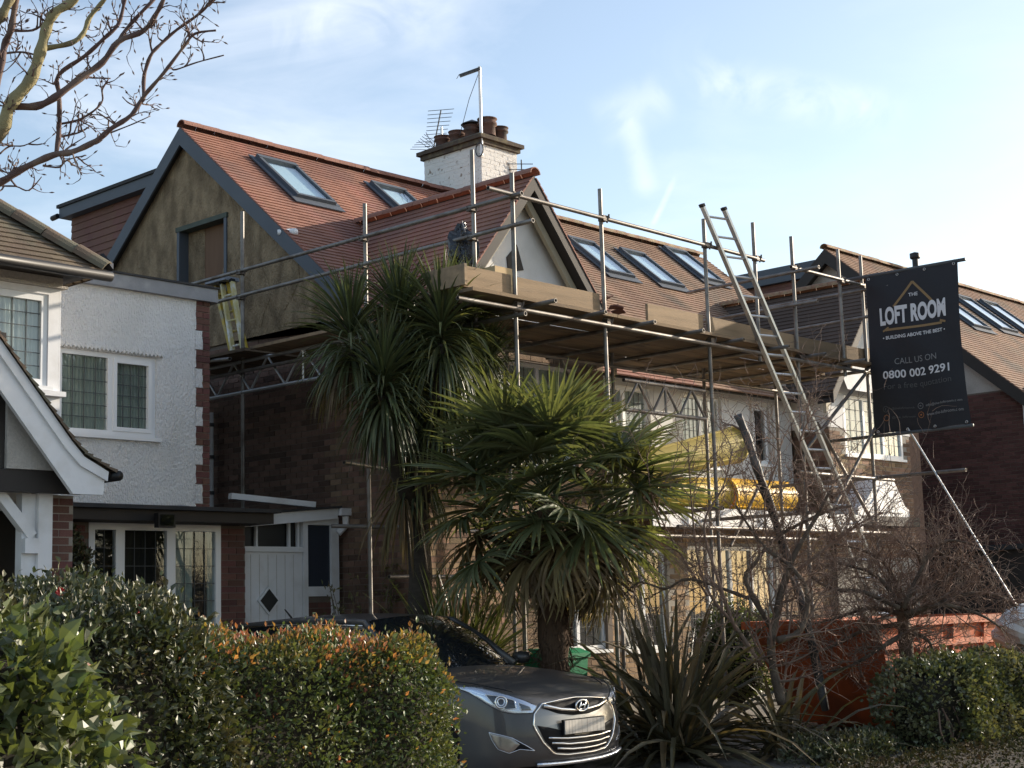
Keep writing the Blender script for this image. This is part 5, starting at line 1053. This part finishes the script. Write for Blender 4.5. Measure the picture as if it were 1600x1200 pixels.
# bare shrub with a broken dark stem in front of the chutes
T = thing('bare_shrub_tree', 'leafless shrub tree with broken dark stem in front of the yellow chutes', 'tree', tuple(Vector((at(1222, 1030, 15.0).x, at(1222, 1030, 15.0).y, 0))))
B0 = (1222, 1075)
dark_bark = mat('streaked_black_bark', (.030, .028, .027), .55, .4, 5, bump=.6, bs=20, c2=(.15, .15, .155), c2s=4, stretch=(1, 1, .35))  # black bark with paler grey streaks along the stem
for i, (px, r0, r1, sb, D_, m_) in enumerate([
 ([(1290, 1110), (1262, 975), (1236, 890), (1207, 800), (1184, 735), (1170, 690), (1153, 648)], .048, .045, 6, 16.6, dark_bark),
 ([(1222, 1100), (1205, 1020), (1215, 950), (1235, 880), (1280, 800), (1300, 760)], .05, .012, 26, 15.0, bark),
 ([(1215, 1000), (1250, 985), (1262, 930), (1240, 890), (1190, 850), (1150, 790)], .035, .01, 24, 14.9, bark),
 ([(1208, 985), (1175, 930), (1165, 900), (1180, 880), (1215, 838), (1290, 800), (1330, 790)], .03, .012, 24, 15.1, bark),
 ([(1190, 1040), (1150, 980), (1110, 930), (1090, 870), (1080, 780), (1075, 690)], .02, .005, 22, 15.0, twig),
 ([(1150, 985), (1120, 900), (1100, 820), (1130, 760), (1145, 700)], .018, .005, 22, 14.8, twig),
 ([(1215, 950), (1245, 860), (1260, 760), (1250, 690), (1275, 640)], .018, .005, 22, 15.2, twig),
 ([(1235, 900), (1300, 850), (1340, 820), (1380, 800)], .02, .006, 20, 15.2, twig),
 ([(1170, 935), (1080, 905), (1040, 920), (1000, 910), (975, 930)], .018, .006, 16, 15.0, bark),
 ([(1105, 930), (1060, 860), (1020, 780), (1010, 700)], .012, .004, 16, 15.0, twig),
 ([(1200, 860), (1195, 780), (1215, 720), (1222, 680)], .01, .004, 12, 15.0, twig)]):
    traced(T, 'stem', px, D_, r0, r1, m_, 1., .08, int(sb*1.1), 300+i, (.3, .95), lev=2)
# tangled twiggy shrub leaning over the skip
c = at(1412, 1010, 16.8); T = thing('twiggy_shrub', 'dense tangle of curling brown twigs leaning over the orange skip', 'shrub', (c.x, c.y, 0))
q = MB(); tp0 = at(1415, 1000, 16.8); q.path([(c.x, c.y, 0), (c.x+.05, c.y, .5), tp0, at(1408, 945, 16.8)], [.10, .085, .075, .06], 10); q.build('trunk', bark, T, True)
rng = random.Random(77)
for px in ([(1410, 960), (1360, 950), (1310, 965), (1270, 975)], [(1408, 950), (1370, 900), (1310, 880)], [(1410, 950), (1440, 900), (1430, 860), (1400, 845)], [(1412, 960), (1470, 945), (1530, 960), (1570, 985)], [(1410, 955), (1480, 900), (1510, 880), (1530, 890)], [(1412, 990), (1380, 1010), (1330, 1040), (1290, 1050)], [(1412, 985), (1450, 1000), (1460, 1030)], [(1405, 950), (1350, 925), (1300, 920), (1265, 900)], [(1412, 950), (1450, 870), (1480, 845), (1520, 850)], [(1415, 965), (1500, 930), (1560, 930), (1590, 950)], [(1410, 975), (1350, 985), (1300, 1010), (1240, 1030)], [(1410, 950), (1390, 890), (1350, 860), (1300, 850)]):
    traced(T, 'limb', px, 16.6+rng.uniform(-.4, .3), .03, .009, bark, 1., .1, 32, rng.randrange(999), (.25, .7), lev=2)
# ------------------------------------------------------------------ skip, bin, bag
SK_ = thing('skip', 'battered orange-red builders skip in front of the house', 'skip', (17.0, 9.6, 0))
om = mat('worn_orange_steel', (.47, .105, .036), .6, .25, 3, c2=(.27, .07, .03), c2s=2.4, lo=.48, hi=.64, bump=.3, bs=14)
x0, x1, y0, y1, h = 15.3, 18.8, 8.72, 10.42, 1.26
def hull(mb, z0, z1, k, t=.02):
    def ring(z, ins):
        f = z/h; ex = .75*(1-f); ey = .12*(1-f); return [(x0+ex+ins, y0+ey+ins, z), (x1-ex-ins, y0+ey+ins, z), (x1-ex-ins, y1-ey-ins, z), (x0+ex+ins, y1-ey-ins, z)]
    A = ring(z0, 0); B = ring(z1, 0); C_ = ring(z1, t); D_ = ring(z0+t, t)
    mb.add(A+B+C_+D_, [(0,1,5,4),(1,2,6,5),(2,3,7,6),(3,0,4,7),(4,5,9,8),(5,6,10,9),(6,7,11,10),(7,4,8,11),(8,9,13,12),(9,10,14,13),(10,11,15,14),(11,8,12,15),(0,3,2,1),(12,13,14,15)])
mb = MB(); hull(mb, .08, h, 0); mb.build('hull', om, SK_)
mb = MB()
for (p, q) in (((x0-.03, y0-.03), (x1+.03, y0-.03)), ((x1+.03, y0-.03), (x1+.03, y1+.03)), ((x1+.03, y1+.03), (x0-.03, y1+.03)), ((x0-.03, y1+.03), (x0-.03, y0-.03))): mb.bar((*p, h-.02), (*q, h-.02), .07, .09)
mb.build('top_rim', om, SK_)
for zz in (.62, .98):
    f = zz/h; mb = MB(); mb.bar((x0+.75*(1-f), y0+.12*(1-f)-.02, zz), (x1-.75*(1-f), y0+.12*(1-f)-.02, zz), .05, .07); mb.build('side_rail', om, SK_)
for xx in (16.3, 17.1, 17.9):
    mb = MB(); mb.bar((xx, y0+.09, .12), (xx, y0-.015, h-.07), .08, .05, up=(0, 1, 0)); mb.build('side_rib', om, SK_)
for xx in (16.1, 18.2):
    mb = MB(); mb.tube((xx, y0-.02, .75), (xx, y0-.16, .75), .04, 10); mb.tube((xx, y0-.16, .75), (xx, y0-.18, .75), .06, 10); mb.build('lifting_lug', om, SK_)
for xx in (16.4, 17.6):
    mb = MB(); mb.box(xx, xx+.12, y0+.2, y1-.2, 0, .08); mb.build('skid', om, SK_)
rub = mat('rubble', (.25, .21, .17), .95, .3, 5, bump=.6, bs=20); lump('rubble_heap', (17.05, 9.57, .75), (1.3, .6, .5), rub, 9, k=.14, lab='grey brown rubble heap filling the orange skip', cat='rubble')
o = lump('builders_bag', tuple(at(1622, 985, 17.6)), (.5, .5, .3), mat('white_woven_bag', (.6, .6, .58), .7, .1, 5, bump=.5, bs=20), 3, k=.1, lab='white bulging builders bag at the right edge behind the ivy', cat='bag'); zz = o.location.z
o2 = MB(); o2.box(o.location.x-.4, o.location.x+.8, o.location.y-.4, o.location.y+.6, 0, zz+.02)
tag(o2.build_at('pallet_stack', ymat, (o.location.x, o.location.y, 0)), 'ochre yellow stacked block under the white bag at right edge', 'block')
BI = thing('wheelie_bin', 'green wheelie bin behind the palm trunk', 'bin', (12.06, 10.55, 0)); GX, GY = -.09, .45; gm = mat('green_bin_plastic', (.02, .22, .10), .45, .08, 3)
mb = MB(); A = [(11.93, 9.9), (12.37, 9.9), (12.37, 10.38), (11.93, 10.38)]; mb.add([(x, y, .12) for x, y in [(11.97, 9.94), (12.33, 9.94), (12.33, 10.34), (11.97, 10.34)]]+[(x, y, 1.0) for x, y in A], [(0,3,2,1),(4,5,6,7),(0,1,5,4),(1,2,6,5),(2,3,7,6),(3,0,4,7)]); mb.v = [(x+GX, y+GY, z) for x, y, z in mb.v]; mb.build('body', gm, BI)
mb = MB(); mb.box(11.91, 12.39, 9.88, 10.40, 1.002, 1.05); mb.prism([(11.91, 9.88, 1.05), (12.39, 9.88, 1.05), (12.36, 10.0, 1.10), (11.94, 10.0, 1.10)], (0, .36, 0)); mb.v = [(x+GX, y+GY, z) for x, y, z in mb.v]; mb.build('lid', gm, BI)
mb = MB(); mb.tube((11.95, 10.44, .98), (12.35, 10.44, .98), .016, 8); mb.v = [(x+GX, y+GY, z) for x, y, z in mb.v]; mb.build('handle', gm, BI)
for x in (11.95, 12.35):
    mb = MB(); mb.tube((x-.02, 10.38, .12), (x+.02, 10.38, .12), .12, 14); mb.v = [(x+GX, y+GY, z) for x, y, z in mb.v]; mb.build('wheel', MT['black'], BI)
# ------------------------------------------------------------------ car
CARX, CARY = 10.36, 8.82
def _ip(x, xs, ys):
    return float(np.interp(x, xs, ys))
PLAN = [(0, 0), (.14, .004), (.28, .014), (.42, .036), (.54, .07), (.64, .115), (.72, .175), (.785, .25), (.83, .345), (.865, .47), (.885, .63), (.897, .85), (.905, 1.15), (.907, 1.6), (.907, 2.2), (.905, 2.9), (.898, 3.5), (.88, 4.0), (.84, 4.4), (.7, 4.66), (.4, 4.75), (0, 4.77)]
def shoulder(y): return _ip(y, [0, .12, .3, .5, .8, 1.2, 2, 3, 4.5], [.775, .80, .835, .865, .90, .93, .955, .97, .98])
def body_point(x, y, v):
    zs = shoulder(y); z = .19+(zs-.19)*v
    k = math.exp(-(y/.75)**2)
    fo = _ip(v, [0, .1, .25, .5, .72, .86, .95, 1], [.075, .02, .0, .006, .03, .055, .09, .15])
    so = _ip(v, [0, .12, .35, .6, .8, .92, 1], [.955, .985, 1, .998, .985, .97, .94])
    return (x*(so*(1-k)+k*(1-.02*v)), y+fo*k*(1-.35*(abs(x)/.9)**2), z)
VS = [0, .05, .12, .2, .3, .4, .5, .6, .7, .78, .85, .91, .96, 1]
def car_shell():
    """(verts, faces) of the painted body, front at y=0 heading -y; x<0 and x>0 halves"""
    prof = PLAN; full = [(-x, y) for x, y in prof[::-1]]+prof[1:]   # rear centre -> left side -> front -> right -> rear
    V = []; F = []; n = len(full)
    for v in VS:
        for (x, y) in full: V.append(body_point(x, y, v))
    R = len(VS)
    for i in range(R-1):
        for j in range(n-1): F.append((i*n+j, i*n+j+1, (i+1)*n+j+1, (i+1)*n+j))
    # bonnet and deck: from the shoulder in to the centre line
    def zc(y): return _ip(y, [.15, .25, .4, .6, .9, 1.2, 1.45, 4.0, 4.8], [.792, .85, .895, .94, .985, 1.01, 1.015, 1.02, .95])
    m = len(V); half = len(prof); ts = [0, .06, .14, .25, .4, .6, .8, 1.0]
    top = [body_point(x, y, 1) for x, y in full]
    for t in ts[1:]:
        for (x, y, z) in top:
            yy = y+ (0.10*t*math.exp(-(y/.5)**2)); xx = x*(1-t)
            crease = .012*math.exp(-((abs(xx)-.42)/.05)**2)*min(1, max(0, (y-.3)/.4))
            zz = z+(zc(max(yy, .15))-z)*(1-(1-t)**2.2)+crease
            V.append((xx, yy if y < 4.5 else y, zz))
    r0 = (R-1)*n
    for k in range(len(ts)-1):
        a0 = r0 if k == 0 else m+(k-1)*n; b0 = m+k*n
        for j in range(n-1): F.append((a0+j, a0+j+1, b0+j+1, b0+j))
    return V, F
CR = thing('parked_car', 'dark grey estate car parked nose-out on the drive behind the hedge', 'car', (CARX, CARY, 0))
paint = mat('dark_grey_metallic', (.068, .067, .068), .48, .08, 1.2, metal=.4, coat=.5, c2=(.085, .08, .076), c2s=3); chrome = mat('chrome', (.75, .74, .72), .14, .04, 3, metal=1.0); blk = mat('black_trim', (.008, .008, .009), .6, .1, 4, spec=.15)
silver = mat('lamp_reflector', (.62, .66, .72), .22, .08, 6, metal=.85); lampglass = glassmat('lamp_glass', (.95, .97, 1), tr=.92); tint = mat('dark_tinted_glass', (.012, .014, .016), .04, .1, 2, spec=.6, coat=.6); rub_ = mat('tyre_rubber', (.018, .018, .018), .85, .2, 8)
CO = Vector((CARX, CARY, 0))
V_, F_ = car_shell(); mb = MB(); mb.v = [tuple(Vector(v)+CO) for v in V_]; mb.f = F_; bodyo = mb.build('body', paint, CR, True)
BV = BVHTree.FromPolygons([Vector(v) for v in V_], F_)
def cast(p, d, off):
    d = d.normalized(); h = BV.ray_cast(Vector(p)-d*1.2, d)
    if h[0] is None: h = BV.find_nearest(Vector(p))
    n = h[1] if h[1].dot(d) < 0 else -h[1]; return h[0]+n*off
def resample(P, M=60):
    P = [Vector(p) for p in P]; L_ = [(P[(i+1) % len(P)]-P[i]).length for i in range(len(P))]; tot = sum(L_); out = []
    for k in range(M):
        t = tot*k/M; i = 0
        while t > L_[i]: t -= L_[i]; i += 1
        out.append(P[i].lerp(P[(i+1) % len(P)], t/L_[i]))
    return out
def patch(name, pts, d, off, m, parent, edge=None, er=.006, rings=6, mirror=False, smooth=True):
    """a panel lying on the bodywork; pts 3-D, laid on along d"""
    d = Vector(d)
    if mirror: pts = [(-p[0], p[1], p[2]) for p in pts]; d = Vector((-d.x, d.y, d.z))
    Q = resample(pts); c = sum(Q, Vector())/len(Q); mb = MB(); M = len(Q)
    for r in range(rings):
        s = 1-r/rings
        for p in Q: mb.v.append(tuple(cast(c.lerp(p, s), d, off if r else off*.4)+CO))
    mb.v.append(tuple(cast(c, d, off)+CO))
    for r in range(rings-1):
        for k in range(M): mb.f.append((r*M+k, r*M+(k+1) % M, (r+1)*M+(k+1) % M, (r+1)*M+k))
    for k in range(M): mb.f.append(((rings-1)*M+k, (rings-1)*M+(k+1) % M, rings*M))
    o = mb.build(name, m, parent, smooth)
    if edge:
        e = MB(); e.path([cast(p, d, off*.6)+CO for p in Q+[Q[0]]], er, 6, cap=False); e.build(name+'_trim', edge, o, True)
    return o
FR = (0, 1, 0)
def fv(poly): return [(x, .1, z) for x, z in poly]
def line(name, poly, d, off, r, m, parent, mirror=False):
    if mirror: poly = [(-p[0], p[1], p[2]) for p in poly]; d = (-d[0], d[1], d[2])
    P = []
    for a, b in zip(poly, poly[1:]): P += [Vector(a).lerp(Vector(b), k/5) for k in range(5)]
    P.append(Vector(poly[-1])); e = MB(); e.path([cast(p, Vector(d), off)+CO for p in P], r, 8); return e.build(name, m, parent, True)
gr = patch('grille', fv([(-.42, .705), (-.2, .725), (0, .735), (.2, .725), (.42, .705), (.52, .63), (.545, .52), (.46, .38), (.35, .285), (.18, .265), (-.18, .265), (-.35, .285), (-.46, .38), (-.545, .52), (-.52, .63)]), FR, .006, mat('sunlit_bumper', (.20, .197, .19), .36, .05, 2, metal=.8, coat=.6), CR, chrome, .0085)  # bumper band coloured paler than the body, as if sunlit
up = patch('upper_grille', fv([(-.40, .70), (0, .728), (.40, .70), (.42, .665), (.28, .615), (.1, .59), (-.1, .59), (-.28, .615), (-.42, .665)]), FR, .016, blk, gr)
line('grille_wing', [(-.42, .1, .685), (-.25, .1, .645), (-.1, .1, .63), (0, .1, .63), (.1, .1, .63), (.25, .1, .645), (.42, .1, .685)], FR, .022, .017, chrome, gr)
lo = patch('lower_intake', fv([(-.51, .53), (-.38, .505), (-.27, .45), (-.2, .425), (.2, .425), (.27, .45), (.38, .505), (.51, .53), (.45, .40), (.34, .30), (.17, .28), (-.17, .28), (-.34, .30), (-.45, .40)]), FR, .016, blk, gr)
for z, w in ((.405, .42), (.36, .39), (.315, .33)): line('grille_slat', [(-w, .1, z+.018), (-w*.5, .1, z), (0, .1, z-.004), (w*.5, .1, z), (w, .1, z+.018)], FR, .022, .009, chrome, lo)
pc = cast((0, 0, .5), Vector(FR), .03)+CO
mb = MB(); mb.box(CARX-.265, CARX+.265, pc.y-.012, pc.y-.002, .442, .556); plt = mb.build('number_plate', mat('blurred_plate', (.50, .47, .42), .5, .22, 2.2, stretch=(9, .01, .01), c2=(.22, .2, .18), c2s=6), CR)
mb = MB(); mb.box(CARX-.275, CARX+.275, pc.y-.0015, pc.y+.02, .434, .564); mb.build('plate_backing', blk, plt)
# oval emblem with a slanted letter
e0 = cast((0, 0, .655), Vector(FR), .048)+CO; mb = MB(); mb.path([(e0.x+.082*math.cos(a), e0.y, e0.z+.047*math.sin(a)) for a in np.linspace(0, 2*math.pi, 33)], .0085, 8, cap=False); em = mb.build('emblem_ring', chrome, CR, True)
mb = MB(); mb.prism([(e0.x+.078*math.cos(a), e0.y+.004, e0.z+.043*math.sin(a)) for a in np.linspace(0, 2*math.pi, 29)[:-1]], (0, .03, 0)); mb.build('emblem_disc', blk, em)
mb = MB(); mb.path([(e0.x-.048, e0.y-.004, e0.z-.032), (e0.x-.034, e0.y-.004, e0.z-.002), (e0.x-.016, e0.y-.004, e0.z+.036)], [.008, .010, .008], 8); mb.path([(e0.x+.016, e0.y-.004, e0.z-.036), (e0.x+.034, e0.y-.004, e0.z+.002), (e0.x+.048, e0.y-.004, e0.z+.032)], [.008, .010, .008], 8); mb.path([(e0.x-.034, e0.y-.004, e0.z-.006), (e0.x, e0.y-.004, e0.z+.004), (e0.x+.034, e0.y-.004, e0.z+.006)], .008, 8); mb.build('emblem_letter', chrome, em, True)
HD = [(-.86, .72, .872), (-.80, .5, .862), (-.74, .37, .832), (-.66, .21, .78), (-.56, .14, .735), (-.47, .10, .69), (-.53, .10, .635), (-.69, .18, .64), (-.76, .25, .66), (-.82, .35, .72), (-.855, .49, .80)]
HDi = [(-.78, .42, .80), (-.73, .3, .785), (-.66, .19, .745), (-.66, .17, .68), (-.73, .22, .675), (-.79, .31, .72)]
HDj = [(-.635, .17, .725), (-.55, .12, .69), (-.535, .11, .66), (-.63, .14, .66)]
FG = [(-.83, .33, .49), (-.77, .24, .465), (-.71, .18, .44), (-.62, .11, .375), (-.54, .08, .325), (-.66, .14, .345), (-.73, .2, .315), (-.79, .27, .35), (-.815, .31, .42)]
dn = (.62, .78, 0)
for mir in (False, True):
    h = patch('headlamp', HD, dn, .006, silver, CR, paint, .004, mirror=mir); patch('lamp_recess', HDi, dn, .010, blk, h, chrome, .006, mirror=mir); patch('indicator', HDj, dn, .010, mat('smoked_lens', (.08, .085, .09), .15, .1), h, chrome, .004, mirror=mir)
    s = -1 if not mir else 1; c = cast((s*.735, .28, .735), Vector((dn[0]*-s, dn[1], 0)), .013)+CO; nn = Vector((s*.62, -.78, .12)).normalized(); a = nn.orthogonal().normalized(); b_ = nn.cross(a)
    for r_, m_ in ((.048, chrome), (.03, silver)):
        mb = MB(); mb.path([c+nn*.006+(a*math.cos(t)+b_*math.sin(t))*r_ for t in np.linspace(0, 6.2832, 25)], .008, 7, cap=False); mb.build('lens_ring', m_, h, True)
    patch('lamp_cover', HD, dn, .024, lampglass, h, mirror=mir)
    f = patch('fog_lamp', FG, dn, .005, blk, CR, silver, .004, mirror=mir); patch('fog_lens', [FG[0], FG[1], FG[2], (-.66, .14, .385), (-.70, .17, .34), FG[6], FG[7], FG[8]], dn, .012, mat('fog_glass', (.30, .28, .25), .25, .25, 14, metal=.6), f, mirror=mir)
    patch('wheel_arch', [(-.9, 1.0-.37+.37*(1-math.cos(t)), .36+.37*math.sin(t)) for t in np.linspace(-.45, math.pi+.45, 20)], (1, 0, 0), .003, blk, CR, mirror=mir)
    for yy in (1.0, 3.78):
        w = MB(); pr2 = [(.0, .215), (.19, .225), (.20, .21), (.225, .215), (.31, .21), (.325, .15), (.325, .05), (.31, .0), (.0, .0)]
        xx = s*.70
        for i, (r_, t_) in enumerate(pr2): w.v += [tuple(CO+Vector((xx+s*t_, yy+r_*math.cos(k*.2618), .325+r_*math.sin(k*.2618)))) for k in range(24)]
        for i in range(len(pr2)-1):
            for k in range(24): w.f.append((i*24+k, i*24+(k+1) % 24, (i+1)*24+(k+1) % 24, (i+1)*24+k))
        wo = w.build('wheel', rub_, CR, True); rm = MB()
        for k in range(5):
            t = k*1.2566; rm.bar(CO+Vector((xx+s*.23, yy, .325)), CO+Vector((xx+s*.23, yy+.2*math.cos(t), .325+.2*math.sin(t))), .05, .03, up=(1, 0, 0))
        rm.build('rim_spokes', silver, wo)
line('front_lip', [(-.5, .1, .215), (-.25, .1, .208), (0, .1, .205), (.3, .1, .21), (.55, .1, .225), (.68, .12, .25)], FR, .018, .018, silver, CR)
# glasshouse
def surf(name, fn, nu, nv, m, parent, smooth=True):
    mb = MB(); mb.v = [tuple(CO+Vector(fn(i/nu, j/nv))) for j in range(nv+1) for i in range(nu+1)]; mb.f = [(j*(nu+1)+i, j*(nu+1)+i+1, (j+1)*(nu+1)+i+1, (j+1)*(nu+1)+i) for j in range(nv) for i in range(nu)]; return mb.build(name, m, parent, smooth)
def wtop(u): x = (2*u-1); return (x*.575, 2.06+.10*x*x, 1.485-.05*x**2)
def wscr(u, v):
    x = 2*u-1; b0 = Vector((x*.74, 1.26+.27*x*x, 1.0)); t0 = Vector(wtop(u)); p = b0.lerp(t0, v); return p+Vector((0, -.03*math.sin(v*math.pi), .03*math.sin(v*math.pi)))
surf('windscreen', wscr, 16, 10, tint, CR)
def zroof(y): return _ip(y, [2.06, 2.5, 3.0, 3.5, 4.0, 4.4], [1.485, 1.51, 1.518, 1.508, 1.478, 1.43])
def rf(u, v):
    x = 2*u-1; y = 2.06+(4.4-2.06)*v+.10*x*x*(1-v); e = abs(x)**3; return (x*(.575-.02*v), y, zroof(y)-.05*x*x-.03*e*(abs(x) > .9))
ro = surf('roof', rf, 20, 16, paint, CR)
for s in (-1, 1):
    def sg(u, v, s=s):
        y0 = 1.52+u*(4.45-1.52); yt = max(2.16, min(4.4, y0 if y0 > 2.3 else 2.16+(y0-1.52)*.18)); b0 = Vector((s*.835, y0, .955)); t0 = Vector((s*.585, yt, zroof(yt)-.075)); p = b0.lerp(t0, v); return p+Vector((s*.035*math.sin(v*math.pi), 0, 0))
    surf('side_window', sg, 20, 6, tint, CR)
    mb = MB(); mb.path([CO+Vector((s*.76, 1.50, .985)), CO+Vector((s*.68, 1.82, 1.23)), CO+Vector((s*.585, 2.15, 1.425)), CO+Vector((s*.58, 2.6, 1.45)), CO+Vector((s*.575, 3.3, 1.455)), CO+Vector((s*.57, 4.0, 1.42)), CO+Vector((s*.6, 4.42, 1.35))], [.045, .04, .036, .032, .032, .032, .04], 8); mb.build('pillar_and_roof_edge', paint, CR, True)
    mb = MB(); mb.path([CO+Vector((s*(.625+.006*abs(k-4)), 2.12+.28*k, 1.40+.022*math.sin(k/8*math.pi)-.006*max(0, k-6)**2)) for k in range(9)], .008, 6); mb.build('window_trim', chrome, CR, True)
    mb = MB(); mb.path([CO+Vector((s*.80, 1.55, 1.0)), CO+Vector((s*.92, 1.6, 1.03))], .025, 6); mb.lathe([(.0, -.06), (.07, -.05), (.10, 0), (.08, .05), (.0, .065)], CO+Vector((s*.98, 1.6, 1.04)), 14); mb.build('door_mirror', paint, CR, True)
surf('rear_window', lambda u, v: ((2*u-1)*(.55+.12*v), 4.4+.27*v, 1.42-.45*v), 8, 4, tint, CR)
for x0_, x1_, yb in ((-.5, .05, 1.30), (.02, .55, 1.31)):
    mb = MB(); mb.path([CO+Vector((x0_, yb+.06, 1.035)), CO+Vector(((x0_+x1_)/2, yb+.03, 1.045)), CO+Vector((x1_, yb+.12, 1.05))], .009, 6); mb.build('wiper', MT['black'], CR)
mb = MB(); mb.path([CO+Vector((.0, 3.95, 1.475)), CO+Vector((.0, 4.08, 1.58))], [.012, .007], 6); mb.build('roof_antenna', MT['black'], CR)
for s in (False, True): line('bonnet_gap', [(-.60, .26, .81), (-.70, .42, .86), (-.78, .8, .905), (-.80, 1.2, .95)], (.25, .25, -1), .001, .004, blk, bodyo, mirror=s)
